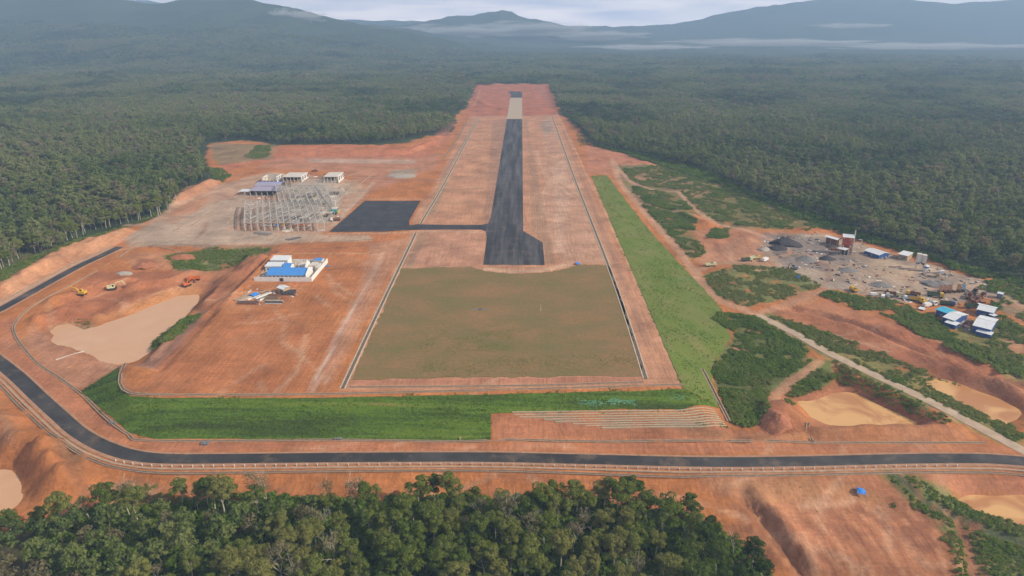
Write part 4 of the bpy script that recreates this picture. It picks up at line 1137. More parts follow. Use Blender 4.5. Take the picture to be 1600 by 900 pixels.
if rest.any():
    scatter('near_wood', np.stack([x[rest], y[rest], H(x[rest], y[rest])], 1), 'wide_trees', 6, .8 + .4 * rg.random(rest.sum()), (tone_n[rest] - .5) * .9, 'rest of the dense green wood along the bottom of the photo', 'trees')
b = G(985, 800)
put_tree(b.x, b.y + 4, 0, 1.0, .4, 'broad umbrella-shaped tree standing out above the near wood before the red bank', None, -.1, BIG, 'spreading_tree')
# undergrowth that closes the floor of the wood
x, y = jgrid(-260, 330, 110, 262, 2.6, rg); s = poly_sd(x, y, NEARF); k = (s > -1.5) & (np.abs(x) < y * .85 + 10)
x, y = x[k], y[k]
scatter('undergrowth', np.stack([x, y, H(x, y)], 1), 'bushes', 5, .9 + 1.0 * rg.random(len(x)), -.25 + .3 * rg.random(len(x)), 'dark undergrowth on the floor of the near wood', 'undergrowth')

# white trunks along the left edge
LE = smooth_path(GL([(-10, 430), (20, 412), (60, 396), (92, 384), (120, 372), (150, 362), (200, 351), (235, 342), (256, 334), (272, 320)]), 6.0)
n = 0
for i, p in enumerate(LE):
    if n >= 36: break
    q = p + np.array([-2.5, 5.0]) + np.random.default_rng(i).normal(size=2) * 1.6
    put_tree(q[0], q[1], [0, 3, 6, 1, 7, 4][i % 6], 1.0 + .25 * random.random(), i * 1.3, 'tall tree with a white trunk on the left forest edge above the orange bank', 'white-trunked trees of the left forest edge', .18); n += 1

# the wide forest on both sides
def forest(name, x0, x1, y0, y1, sp, colname, nk, s0, label):
    rg = np.random.default_rng(int(y0) + 7)
    x, y = jgrid(x0, x1, y0, y1, sp, rg)
    k = in_view(x, y); x, y = x[k], y[k]
    s = poly_sd(x, y, CLEAR)
    side = np.where(x < 0, 8.0, 4.0)
    k = s < -side; x, y = x[k], y[k]
    if y0 < 420:
        k = ~((x > 250) & (y < 400)); x, y = x[k], y[k]
    t1_ = fbm(x, y, 190, 5, 3); t2_ = fbm(x, y, 60, 3, 4)
    gap = fbm(x, y, 95, 3, 12)
    k = (gap > .27) | (rg.random(len(x)) > .6); x, y, t1_, t2_ = x[k], y[k], t1_[k], t2_[k]
    lft = smooth(-200, -900, x) * smooth(1800, 500, y)
    tone = (t1_ - .5) * 1.7 + (t2_ - .5) * .8 + .30 * lft + .06 + .05 * rg.normal(size=len(x))
    scl = s0 * (.66 + .5 * rg.random(len(x)) + .45 * (rg.random(len(x)) > .93)) * (.8 + .45 * t2_)
    print(name, len(x))
    return scatter(name, np.stack([x, y, H(x, y) - .3], 1), colname, nk, scl, tone, label, 'forest')
forest('forest', -1150, 1500, 380, 1300, 7.2, 'wide_trees', 6, 1.05, 'dense mixed green forest on both sides of the cleared airfield')
forest('middle_forest', -2100, 2300, 1300, 2300, 11.5, 'groves', 4, .78, 'hazy green forest beyond the far end of the runway')
forest('far_forest', -3900, 4000, 2300, 4300, 19, 'groves', 4, 1.15, 'distant blue-green forest on the plain before the mountains')

# scrub on the open land
TRK3 = [([(p.x, p.y, 0) for p in GL(pl)], w) for pl, w, c, st in TRACKS_AND_SHADE if w >= 2.4]
def bushes(name, poly, sp, s0, tone, label, colname='bushes', nk=5, thin=.36, cat='scrub'):
    P = W2(poly); a = np.array(P); lo = a.min(0); hi = a.max(0)
    if name == 'scrub': sp *= .82; s0 *= .74; tone += .10
    rg = np.random.default_rng(len(name) * 31 + int(abs(lo[0])))
    x, y = jgrid(lo[0], hi[0], lo[1], hi[1], sp, rg)
    s = poly_sd(x, y, P); g = fbm(x, y, 9, 3, 70)
    k = (s + (g - .5) * 8 > 0) & (g > thin) ; x, y, g = x[k], y[k], g[k]
    if len(x) == 0: return
    for P3, w_ in TRK3:
        a3 = np.array(P3)
        if a3[:, 0].max() < lo[0] or a3[:, 0].min() > hi[0] or a3[:, 1].max() < lo[1] or a3[:, 1].min() > hi[1]: continue
        d, _z = seg_field(x, y, P3); k = d > w_ * .6 + .8; x, y, g = x[k], y[k], g[k]
    return scatter(name, np.stack([x, y, H(x, y) - .1], 1), colname, nk, s0 * (.5 + .9 * rg.random(len(x))) * (.6 + .8 * g), tone + (fbm(x, y, 16, 3, 71) - .5) * .8, label, cat)
bushes('scrub', [(1112, 497), (1135, 490), (1180, 494), (1262, 547), (1250, 572), (1196, 648), (1170, 666), (1144, 658), (1112, 582), (1135, 560), (1146, 520)], 1.9, 1.1, .0, 'dense bright green scrub between the embankment and the haul road', thin=.32)
bushes('scrub', [(1262, 562), (1302, 567), (1312, 588), (1238, 620), (1246, 636), (1232, 634), (1208, 612)], 1.9, 1.0, .0, 'green scrub on the upper left rim of the walled mud pond')
bushes('scrub', [(1095, 432), (1150, 415), (1225, 418), (1288, 447), (1245, 460), (1165, 480), (1120, 462)], 2.2, .8, .28, 'yellowish scrub island ringed by dirt tracks beside the plant yard', thin=.4)
bushes('scrub', [(1282, 452), (1330, 462), (1400, 470), (1470, 500), (1490, 520), (1470, 540), (1400, 500), (1320, 478), (1285, 462)], 2.2, 1.2, .0, 'dark hedge-like scrub strip below the plant yard')
bushes('scrub', [(1462, 520), (1500, 535), (1550, 548), (1600, 570), (1600, 590), (1530, 565), (1455, 535)], 2.4, 1.2, .15, 'scrub strip below the white roofed sheds')
bushes('scrub', [(1180, 492), (1215, 494), (1300, 524), (1420, 570), (1500, 606), (1600, 680), (1600, 698), (1500, 645), (1400, 596), (1300, 549), (1240, 516)], 2.2, .9, .1, 'scrub verge along the upper side of the pale haul road')
bushes('scrub', [(1300, 562), (1400, 612), (1490, 656), (1476, 664), (1400, 632), (1305, 590)], 2.2, .9, .1, 'scrub verge between the haul road and the walled mud pond')
bushes('scrub', [(963, 266), (1040, 258), (1090, 268), (1180, 312), (1300, 356), (1250, 362), (1160, 352), (1120, 345), (1090, 325), (1060, 296), (1015, 292), (985, 282)], 3.6, 1.3, .10, 'broken scrub between the forest edge and the dirt track', thin=.42)
bushes('scrub', [(1010, 322), (1060, 332), (1090, 342), (1082, 360), (1062, 366), (1046, 372), (1020, 345)], 2.4, 1.2, -.05, 'green scrub patch between the two tracks east of the embankment', thin=.35)
bushes('scrub', [(985, 290), (1040, 300), (1085, 325), (1060, 328), (1010, 318)], 2.4, 1.1, .0, 'green scrub above the forked dirt track', thin=.38)
bushes('scrub', [(1052, 368), (1095, 378), (1100, 398), (1075, 404), (1058, 388)], 2.4, 1.0, .0, 'scrub beside the long dirt track', thin=.36)
bushes('scrub', [(1110, 358), (1140, 358), (1136, 372), (1106, 372)], 2.0, 1.2, -.05, 'small round bushes on bare red ground near the track fork', thin=.3)
bushes('scrub', [(1545, 440), (1600, 442), (1640, 470), (1640, 520), (1590, 500), (1548, 478), (1575, 462), (1530, 452)], 3.0, 1.2, .05, 'low green growth at the right end of the plant yard', thin=.36)
bushes('scrub', [(1552, 480), (1600, 510), (1640, 560), (1560, 575), (1548, 540)], 2.6, 1.1, .15, 'scrub to the right of the white roofed sheds', thin=.38)
bushes('scrub', [(260, 402), (320, 388), (425, 387), (398, 402), (340, 424), (285, 423)], 2.4, .85, .0, 'green growth in the hollow south of the terminal yard', thin=.36)
bushes('scrub', [(305, 488), (312, 494), (262, 532), (240, 547), (236, 540), (262, 518), (290, 498)], 1.9, 1.2, .05, 'row of bushes along the right bank of the large mud pond', thin=.25)
bushes('scrub', [(110, 492), (140, 502), (142, 514), (122, 508)], 2.2, .8, .2, 'small dry bushes on the left bank of the large mud pond', thin=.2)
bushes('scrub', [(325, 262), (345, 262), (360, 274), (348, 286), (332, 276)], 3.0, 1.2, -.05, 'round green bush clump on the orange bank behind the terminal yard', thin=.1)
bushes('scrub', [(380, 246), (400, 228), (426, 226), (420, 244), (395, 250)], 3.5, 1.2, .0, 'dark bushes on the grassy shelf behind the orange cut', thin=.1)
bushes('scrub', [(0, 442), (20, 430), (60, 406), (92, 390), (150, 370), (250, 338), (262, 326), (200, 352), (92, 384), (0, 426)], 2.6, 1.1, .12, 'bright undergrowth at the foot of the left forest edge', thin=.3)
bushes('scrub', [(1378, 740), (1430, 742), (1470, 772), (1540, 802), (1640, 840), (1640, 905), (1500, 905), (1470, 820), (1420, 780)], 1.9, .8, .1, 'weedy green strip along the ditch in the lower right', thin=.26)
bushes('scrub', [(1385, 780), (1400, 775), (1404, 792), (1392, 796)], 1.5, .9, -.1, 'small dark bush on the bare earth near the blue tarpaulin', thin=.0)
bushes('scrub', [(1070, 664), (1140, 666), (1140, 674), (1075, 672)], 2.0, .5, .2, 'weeds at the foot of the terraced rows', thin=.4)
bushes('scrub', [(900, 208), (918, 214), (922, 226), (905, 228)], 4.0, .8, .3, 'light green patch beside the right drain near the forest', thin=.2)
bushes('forest_fringe', [(925, 226), (1000, 240), (1036, 250), (1090, 262), (1180, 304), (1300, 347), (1400, 383), (1480, 410), (1600, 437), (1600, 445), (1530, 434), (1440, 404), (1345, 376), (1240, 338), (1130, 290), (1030, 258)], 3.4, 1.7, -.1, 'bushes along the foot of the right forest edge', thin=.15)
bushes('weeds', GRASS_SOUTH, 1.45, .75, -.12, 'tufts of longer grass over the front green bank', 'tufts', 4, .40, 'grass')
bushes('weeds', GRASS_EAST, 1.8, .75, .10, 'tufts of longer grass over the right green bank', 'tufts', 4, .40, 'grass')
bushes('weeds', GRASS_FIELD, 2.4, .4, .25, 'sparse tufts over the brown grass field', 'tufts', 4, .52, 'grass')
bushes('weeds', [(700, 516), (832, 513), (826, 540), (730, 550), (640, 552), (650, 535)], 1.2, .5, .2, 'greener band across the middle of the brown grass field', 'tufts', 4, .40, 'grass')
bushes('weeds', [(860, 555), (992, 553), (998, 580), (860, 582), (645, 588), (655, 566)], 1.15, .5, .2, 'greener band near the bottom of the brown grass field', 'tufts', 4, .38, 'grass')
bushes('weeds', [(1095, 742), (1390, 744), (1440, 790), (1380, 800), (1180, 800)], 5, .4, .3, 'sparse dry tufts on the bare field south of the road', 'tufts', 4, .52, 'grass')
bushes('leaf_litter', [(120, 770), (230, 752), (280, 790), (200, 808), (130, 806)], 1.8, .6, .4, 'dry brush at the upper left corner of the near wood', 'bushes', 5, .45, 'brush')


# ------------------------------------------------------------------ drains, kerbs, posts
mat('drain_concrete', (.52, .42, .31), .9, var=.2, scale=.5, dirt=.6)
mat('white_paint', (.74, .72, .68), .6, var=.08, dirt=.25)
mat('concrete', (.42, .35, .28), .85, var=.15, scale=.5, dirt=.3)
mat('pale_concrete', (.60, .55, .48), .85, var=.12, scale=.4, dirt=.3)
mat('galvanised', (.48, .44, .39), .6, .0, var=.12, dirt=.2)
mat('roof_white', (.70, .71, .72), .45, .1, var=.07, scale=.7, dirt=.12)
mat('roof_blue', (.06, .25, .62), .45, .0, var=.08, scale=.7, dirt=.08)
mat('roof_cyan', (.07, .45, .62), .45, .0, var=.08, dirt=.05)
mat('wall_blue', (.03, .085, .26), .6, var=.1, dirt=.12)
mat('tarp_blue', (.04, .22, .62), .45, var=.12, scale=1.5)
mat('yellow_paint', (.62, .38, .03), .45, var=.08, dirt=.2)
mat('cream_paint', (.62, .58, .34), .5, var=.08, dirt=.2)
mat('orange_paint', (.55, .13, .03), .5, var=.12, dirt=.3)
mat('red_paint', (.52, .09, .05), .5, var=.15, dirt=.2)
mat('rust', (.20, .085, .045), .85, var=.3, dirt=.2)
mat('dark_steel', (.05, .05, .055), .6, .2, var=.2, dirt=.2)
mat('grey_steel', (.22, .22, .22), .6, .2, var=.2, dirt=.25)
mat('green_paint', (.07, .12, .06), .55, var=.12, dirt=.2)
mat('teal_paint', (.05, .30, .32), .5, var=.1, dirt=.15)
mat('lilac_roof', (.36, .33, .42), .5, .1, var=.12, dirt=.15)
mat('glass_dark', (.02, .025, .03), .15, 0, var=.05, spec=.6)
mat('rubber', (.025, .024, .023), .85, var=.2, dirt=.3)
mat('timber', (.40, .30, .19), .8, var=.2, dirt=.2)
mat('black_stone', (.055, .05, .052), .95, var=.35, scale=1.2)
mat('grey_stone', (.20, .18, .165), .95, var=.3, scale=1.2)
mat('pale_stone', (.36, .31, .26), .95, var=.25, scale=1.2)
mat('red_spoil', (.34, .13, .065), .95, var=.25, scale=.8)
mat('bamboo', (.42, .34, .23), .85, var=.25, scale=1.5, dirt=.3)

def channel(pts, label, w=1.1, t=.3, hgt=.22, path=None, step=4.0, group='concrete drains of the airfield'):
    p0 = pts[0] if path is None else path[0]
    e_ = empty('drainage_channel', (0, 0, 0), 0, label, 'drain', group)
    for sg in (-1, 1):
        a, b_ = (w / 2, w / 2 + t) if sg > 0 else (-w / 2 - t, -w / 2)
        strip('side_wall', pts, [(a, -.3), (b_, -.3), (b_, hgt), (a, hgt)], 'drain_concrete' if t > .5 else 'old_concrete', e_, step=step, path=path)
    strip('channel_bed', pts, [(-w / 2, -.3), (w / 2, -.3), (w / 2, .06), (-w / 2, .06)], 'channel_bed', e_, step=step, path=path)
    return e_
channel(GL([(748, 184), (700, 276), (657.5, 349)]), 'long concrete drain left of the runway, from the far end down to the taxiway', 1.7, .6)
channel(GL([(650, 363.5), (600, 468), (535, 607)]), 'long concrete drain down the left side of the brown grass field', 1.7, .6)
channel(GL([(862, 180), (882, 236), (903, 293), (950, 414), (980, 500), (1009, 592)]), 'long concrete drain down the right side of the runway and the grass field', 1.7, .6)
channel(GL([(440, 277), (560, 279.5), (692, 282)]), 'shallow drain crossing the red ground behind the apron', .7, .35)
channel(GL([(703, 280.5), (740, 279), (773, 277.5)]), 'shallow cross drain between the long left drain and the runway', .7, .35)
channel(GL([(711, 296), (755, 295)]), 'short pale drain on the strip left of the runway', .6, .35)
channel(GL([(878, 274), (918, 271)]), 'short cross drain right of the runway above the green bank', .7, .35)
channel(GL([(730, 190), (712, 220), (692, 250)]), 'short concrete drain on the far left shoulder of the airfield', 1.4, .4)
channel(GL([(546, 605), (700, 604), (850, 602), (1006, 597)]), 'thin concrete drain across the bottom of the brown grass field', .9, .35)
channel(GL([(196, 570), (188, 588), (189, 602), (203, 614), (260, 616.5), (480, 616), (700, 611), (900, 606), (1066, 601.5)]), 'concrete drain along the top of the green embankment above the road', .9, .4)
channel(GL([(1540, 692), (1400, 692), (1265, 692), (1140, 690), (767, 687.5), (530, 688), (240, 689), (201, 679), (165, 653), (125, 614), (92, 590), (60, 569), (38, 545), (24, 524), (23, 506), (48, 480), (100, 451), (155, 421), (212, 385)]),
        'concrete drain along the inner verge of the perimeter road', .8, .35)
channel(None, 'concrete drain along the outer verge of the perimeter road', .8, .25, path=offset_path(RP, OUT * 8.8))
channel(GL([(1097, 577), (1118, 618), (1139, 659)]), 'concrete drain down the right edge of the green embankment', .9, .5)
channel(GL([(1263, 662), (1262, 672), (1269, 691)]), 'short dark outlet drain below the spoil heap beside the walled mud pond', .9, .3)
channel(GL([(232, 384), (262, 388), (290, 396)]), 'short concrete drain at the corner of the terminal yard above the pit', 1.2, .5)
kb = strip('kerb_walk', None, [(-.55, -.3), (.55, -.3), (.55, .12), (-.55, .12)], 'old_concrete', path=offset_path(RP, OUT * 6.7)); meta(kb, kind='structure')
sh = strip('gravel_shoulder', None, [(-1.0, -.3), (1.0, -.3), (.9, .12), (-.9, .14)], 'shoulder_gravel', path=offset_path(RP, OUT * 4.4)); meta(sh, kind='structure')
sh = strip('gravel_shoulder', None, [(-.7, -.3), (.7, -.3), (.6, .11), (-.6, .13)], 'shoulder_gravel', path=offset_path(RP, -OUT * 4.2)); meta(sh, kind='structure')
# guide posts
PP = offset_path(RP, OUT * 5.6)
d_ = np.concatenate([[0], np.cumsum(np.linalg.norm(np.diff(PP, axis=0), axis=1))])
post_m = MB().box(-.14, .14, -.14, .14, -.3, 1.15).mesh('guide_post', 'white_paint')
xs_post = np.arange(6, d_[-1] - 60, 4.4)
for t_ in xs_post:
    qx = float(np.interp(t_, d_, PP[:, 0])); qy = float(np.interp(t_, d_, PP[:, 1]))
    if qx > 190 or qx < -175 or qy > 300: continue
    o = link(bpy.data.objects.new('guide_post', post_m)); o.location = (qx, qy, h1(qx, qy))
    meta(o, 'white guide post in the row along the outer edge of the perimeter road', 'post', 'white guide posts along the perimeter road')

def ribbed(name, parent, x0, x1, y0, y1, z0, z1, m, n=None, overhang=.0):
    """a sheet-metal roof slope with shallow standing ribs, from the edge y0/z0 up to y1/z1"""
    b = MB(); t = .12
    b.face([(x0, y0, z0), (x1, y0, z0), (x1, y1, z1), (x0, y1, z1)]); b.face([(x0, y1, z1 - t), (x1, y1, z1 - t), (x1, y0, z0 - t), (x0, y0, z0 - t)])
    for A, B in (((x0, y0, z0), (x0, y1, z1)), ((x1, y0, z0), (x1, y1, z1)), ((x0, y0, z0), (x1, y0, z0)), ((x0, y1, z1), (x1, y1, z1))):
        b.face([A, B, (B[0], B[1], B[2] - t), (A[0], A[1], A[2] - t)])
    n = n or max(2, int((x1 - x0) / 1.2))
    for i in range(1, n):
        x_ = x0 + (x1 - x0) * i / n
        b.bar((x_, y0, z0 + .02), (x_, y1, z1 + .02), .06, 3)
    return b.build(name, m, parent)
def frame_px(FL, FR, BL, dz):
    a, b_, c = G(*FL, dz), G(*FR, dz), G(*BL, dz)
    u = Vector((b_.x - a.x, b_.y - a.y)); w = u.length; u.normalize(); v = Vector((-u.y, u.x))
    d = abs(v.dot(Vector((c.x - a.x, c.y - a.y))))
    return Vector((a.x, a.y)), w, d, math.atan2(u.y, u.x)
def shed(FL, FR, BL, h, label, roof='roof_white', wall='wall_blue', rise=1.2, gable=True, cat='shed', group=None, name='shed', open_front=False, doors=1, lean=None, ridge=.5):
    """corner pixels are those of the roof eaves: near-left, near-right, far-left"""
    o2, w, d, rz = frame_px(FL, FR, BL, h)
    d = max(d, 3.0)
    zb = h1(o2.x, o2.y)
    e_ = empty(name, (o2.x, o2.y, zb), rz, label, cat, group)
    i_ = .35
    if open_front:
        for px_ in (i_, w / 2, w - i_):
            for py_ in (i_, d - i_):
                MB().bar((px_, py_, -.4), (px_, py_, h), .14, 6).build('post', 'galvanised', e_)
        MB().box(i_, w - i_, d - i_ - .1, d - i_ + .1, 0, h * .8).build('back_wall', wall, e_)
    else:
        b = MB(); r_ = rise if gable else 0
        b.prism([(i_, -.5), (d - i_, -.5), (d - i_, h - .08), (d * ridge, h + r_ - .12), (i_, h - .08)] if gable else [(i_, -.5), (d - i_, -.5), (d - i_, h + rise - .15), (i_, h - .1)], i_, w - i_)
        b.build('wall', wall, e_)
        for q in range(doors):
            cx_ = w * (q + 1) / (doors + 1)
            MB().box(cx_ - .9, cx_ + .9, i_ - .06, i_ + .05, 0, min(2.4, h - .6)).build('door', 'grey_steel', e_)
        for q in range(max(1, int(w / 5))):
            cx_ = w * (q + .5) / max(1, int(w / 5)) + 1.2
            if cx_ < w - 1.4: MB().box(cx_ - .5, cx_ + .5, i_ - .05, i_ + .05, 1.2, 2.2).build('window', 'glass_dark', e_)
    if gable:
        ribbed('roof', e_, -.1, w + .1, -.25, d * ridge, h, h + rise, roof); ribbed('roof', e_, -.1, w + .1, d + .25, d * ridge, h, h + rise, roof)
        MB().bar((-.1, d * ridge, h + rise), (w + .1, d * ridge, h + rise), .16, 4).build('ridge_cap', roof, e_)
    else:
        ribbed('roof', e_, -.1, w + .1, -.25, d + .2, h, h + rise, roof)
    return e_

# ------------------------------------------------------------------ heaps
def heap(px0, px1, pyb, hgt, m, label, seed, squash=.8, name='spoil_heap', cat='heap', group=None, peaks=2):
    a, b_ = G(px0, pyb), G(px1, pyb); w = (b_ - a).length / 2; c = (a + b_) / 2
    cy = c.y + w * squash * .5
    V = []; Fc = []; nr, na = 9, 26; rg = np.random.default_rng(seed)
    pk = [(rg.uniform(-.4, .4), rg.uniform(-.2, .2), rg.uniform(.75, 1)) for _ in range(peaks)]
    for i in range(nr + 1):
        r = i / nr
        for j in range(na):
            t_ = 6.2832 * j / na; rr = r * (1 + .18 * math.sin(2 * t_ + seed) + .1 * math.sin(5 * t_ + seed * 2))
            x, y = math.cos(t_) * rr, math.sin(t_) * rr
            z = max(max(0, 1 - math.hypot(x - p[0] * .7, y - p[1]) / (1.0)) * p[2] for p in pk)
            z = z * hgt + (vnoise(x * 6 + seed, y * 6) - .5) * .18 * hgt * (1 - r)
            X, Y = c.x + x * w, cy + y * w * squash
            V.append((X - c.x, Y - cy, h1(X, Y) - h1(c.x, cy) + float(z) - (.35 if i == nr else .0)))
    for i in range(nr):
        for j in range(na):
            k = (j + 1) % na; Fc.append((i * na + j, (i + 1) * na + j, (i + 1) * na + k, i * na + k))
    me = bpy.data.meshes.new(name); me.from_pydata([tuple(map(float, v)) for v in V], [], Fc); me.materials.append(MATS[m]); me.update()
    o = link(bpy.data.objects.new(name, me)); o.location = (c.x, cy, h1(c.x, cy))
    return meta(o, label, cat, group)
heap(1207, 1256, 384, 7, 'black_stone', 'tallest black stone heap at the far left of the plant yard', 3, peaks=3, name='stone_heap')
heap(1203, 1233, 391, 4, 'black_stone', 'smaller dark heap in front of the tallest black stone heap', 4, name='stone_heap')
heap(1184, 1206, 391, 2.5, 'pale_stone', 'pale grey gravel heap at the left end of the plant yard', 5, name='stone_heap')
heap(1245, 1283, 409, 4.2, 'grey_stone', 'wide grey gravel heap in the middle of the plant yard', 6, name='stone_heap')
heap(1281, 1308, 407, 3.8, 'black_stone', 'dark stone heap just below the red mixing tower', 7, name='stone_heap')
heap(1314, 1344, 425, 3.0, 'grey_stone', 'low brownish grey heap in front of the long white roofed shed', 8, name='stone_heap')
heap(1362, 1396, 448, 2.4, 'grey_stone', 'flat pale heap near the centre of the plant yard', 9, name='stone_heap')
heap(1444, 1490, 447, 3.2, 'grey_stone', 'grey heap under the end of the conveyor belt', 10, name='stone_heap')
heap(1290, 1312, 388, 3.2, 'black_stone', 'dark heap left of the red mixing tower', 12, name='stone_heap')
heap(205, 243, 419, 4.0, 'red_spoil', 'dark red earth heap on the bench above the large mud pond', 13)
heap(255, 300, 405, 3.0, 'red_spoil', 'orange earth heap beside the green hollow', 14)
heap(605, 648, 277, 2.5, 'pale_stone', 'low grey gravel heap far behind the apron', 15, name='stone_heap')
heap(500, 540, 303, 2.5, 'pale_stone', 'pale gravel heap behind the steel frame', 16, name='stone_heap')

# ------------------------------------------------------------------ machines and vehicles
def box_obj(nm, x0, x1, y0, y1, z0, z1, m, p): return MB().box(x0, x1, y0, y1, z0, z1).build(nm, m, p)
def wheel(parent, x, y, r=.5, w=.35):
    b = MB(); b.bar((x, y - w / 2, r), (x, y + w / 2, r), r, 10); return b.build('wheel', 'rubber', parent)
def truck(px, py, rz, label, cab='yellow_paint', bed='rust', L_=7.6, load=None, group='trucks of the plant yard', tip=True, s=1.15):
    e_ = at(empty('dump_truck', (0, 0, 0), 0, label, 'truck', group), px, py, rz); e_.scale = (s, s, s)
    h = L_ / 2
    box_obj('chassis', -h, h - .2, -.5, .5, .55, .95, 'dark_steel', e_)
    b = MB(); b.prism([(h - 1.9, .8), (h, .8), (h, 1.7), (h - .35, 2.75), (h - 1.9, 2.75)], -1.15, 1.15, 'y'); c = b.build('cab', cab, e_)
    MB().face([(h + .02, -1.0, 1.75), (h + .02, 1.0, 1.75), (h - .31, 1.0, 2.65), (h - .31, -1.0, 2.65)]).build('windscreen', 'glass_dark', e_)
    z = 1.05; b = MB(); x0, x1 = -h - .1, h - 2.1
    b.box(x0, x1, -1.25, 1.25, z, z + .12); b.box(x0, x1, -1.25, -1.13, z, z + 1.25); b.box(x0, x1, 1.13, 1.25, z, z + 1.25); b.box(x1 - .12, x1, -1.13, 1.13, z, z + 1.6); b.box(x0, x0 + .1, -1.13, 1.13, z, z + 1.1)
    b.build('tipper_body', bed, e_)
    if load:
        MB().prism([(-1.1, z + .2), (1.1, z + .2), (1.0, z + 1.1), (0, z + 1.55), (-1.0, z + 1.1)], x0 + .2, x1 - .2).build('load', load, e_)
    for wx in (h - 1.0, -h + 1.9, -h + .8):
        for wy in (-1.0, 1.0): wheel(e_, wx, wy, .52, .45)
    return e_
def pickup(px, py, rz, label, col='white_paint', group='cars of the plant yard', s=1.0, van=False):
    e_ = at(empty('pickup_truck' if not van else 'van', (0, 0, 0), 0, label, 'van' if van else 'pickup', group), px, py, rz); e_.scale = (s, s, s)
    b = MB()
    if van: b.prism([(-2.3, .45), (2.4, .45), (2.5, 1.1), (1.7, 2.1), (-2.3, 2.1)], -.9, .9, 'y')
    else: b.prism([(-2.6, .45), (2.6, .45), (2.6, 1.0), (1.4, 1.15), (.8, 1.8), (-.5, 1.8), (-.8, 1.1), (-2.6, 1.1)], -.9, .9, 'y')
    b.build('body', col, e_)
    if van: MB().face([(2.52, -.8, 1.12), (2.52, .8, 1.12), (1.74, .75, 2.06), (1.74, -.75, 2.06)]).build('windscreen', 'glass_dark', e_)
    else:
        MB().face([(1.42, -.8, 1.18), (1.42, .8, 1.18), (.84, .75, 1.77), (.84, -.75, 1.77)]).build('windscreen', 'glass_dark', e_)
        box_obj('load_bed', -2.5, -.9, -.78, .78, 1.0, 1.12, 'dark_steel', e_)
    for wx in (1.65, -1.6):
        for wy in (-.85, .85): wheel(e_, wx, wy, .38, .25)
    return e_
def excavator(px, py, rz, label, col='yellow_paint', reach=1.0, s=1.25, group='excavators'):
    e_ = at(empty('excavator', (0, 0, 0), 0, label, 'excavator', group), px, py, rz); e_.scale = (s, s, s)
    for sg in (-1, 1):
        b = MB(); b.prism([(-2.1, .35), (-1.7, 0), (1.7, 0), (2.1, .35), (1.9, .85), (-1.9, .85)], sg * 1.05 - .3, sg * 1.05 + .3, 'y'); b.build('track', 'rubber', e_)
    b = MB(); b.box(-2.2, 1.2, -1.3, 1.3, 1.0, 1.35); b.box(-2.3, -.3, -1.25, 1.25, 1.35, 2.15); b.box(-.3, 1.1, -.2, 1.25, 1.35, 1.7); b.build('house', col, e_)
    c = MB().prism([(-.3, 1.35), (1.15, 1.35), (1.2, 2.0), (.85, 2.95), (-.3, 2.95)], -1.25, -.35, 'y').build('cab', col, e_)
    MB().prism([(.2, 1.75), (1.19, 1.9), (.92, 2.8), (.2, 2.8)], -1.27, -.33, 'y').build('cab_window', 'glass_dark', c)
    k1 = (3.6 * reach, 0, 4.2); k2 = (6.0 * reach, 0, 2.6)
    b = MB(); b.bar((1.0, .1, 1.6), (2.2 * reach, 0, 3.6), .32, 4, .36); b.bar((2.2 * reach, 0, 3.6), (4.6 * reach, 0, 4.0), .34, 4, .24); b.build('boom', col, e_)
    b = MB(); b.bar((4.4 * reach, 0, 4.3), (5.6 * reach, 0, 1.6), .25, 4, .2); b.build('stick', col, e_)
    MB().prism([(5.3 * reach, 1.7), (5.9 * reach, 1.5), (5.7 * reach, .5), (5.0 * reach, .35), (4.7 * reach, .9)], -.55, .55, 'y').build('bucket', 'rust', e_)
    MB().bar((1.3, .1, 1.9), (2.6 * reach, .05, 3.3), .1, 5).build('hydraulic_ram', 'grey_steel', e_)
    return e_
excavator(128, 461, math.radians(176), 'yellow excavator on the left of the two, its arm reaching left over the red bench', 'yellow_paint', 1.15, 1.35)
excavator(176, 452, math.radians(22), 'pale yellow excavator with its arm raised to the right above the mud pond', 'cream_paint', 1.1, 1.35)
excavator(292, 447, math.radians(60), 'orange red excavator digging at the top end of the large mud pond', 'orange_paint', .9, 1.35)
truck(303, 438, math.radians(200), 'orange dump truck parked behind the orange red excavator', 'orange_paint', 'orange_paint', group=None)
heap(1183, 1246, 672, 6.5, 'red_spoil', 'large orange red spoil heap between the green scrub and the walled mud pond', 31, 1.2, peaks=1)
heap(180, 204, 429, 1.4, 'pale_stone', 'small pile of pale boulders on the bench above the excavators', 21, name='boulder_pile')

truck(1110, 416, math.radians(10), 'cream and yellow truck alone at the left fork of the dirt track', 'cream_paint', 'cream_paint')
truck(1167, 408, math.radians(8), 'cream truck in the middle of the access track, left one of the pair', 'cream_paint', 'green_paint')
truck(1180, 405, math.radians(14), 'yellow green truck just right of the cream truck on the access track', 'yellow_paint', 'cream_paint')
pickup(1195, 408, math.radians(40), 'small white van at the right end of the vehicles on the access track', van=True, s=1.4)
truck(1394, 462, math.radians(-22), 'brown tipped truck left of the yellow machines', 'cream_paint', 'rust')
truck(1461, 464, math.radians(-24), 'dump truck with a yellow cab and dark green body near the cyan shed', 'yellow_paint', 'green_paint', s=1.3)
truck(1433, 471, math.radians(-30), 'old yellow truck between the white pickup and the green bodied truck', 'yellow_paint', 'yellow_paint')
truck(1426, 462, math.radians(150), 'rust red truck with its yellow cab facing left behind the pickups', 'yellow_paint', 'rust')
truck(1455, 476, math.radians(-70), 'white cabbed truck standing behind the cyan roofed shed', 'white_paint', 'white_paint', 6)
truck(1480, 477, math.radians(-20), 'blue truck with green body next to the cyan roof', 'wall_blue', 'green_paint')
truck(1520, 481, math.radians(-6), 'white cabbed truck with dark body left of the farther white roof', 'white_paint', 'green_paint', 8.5)
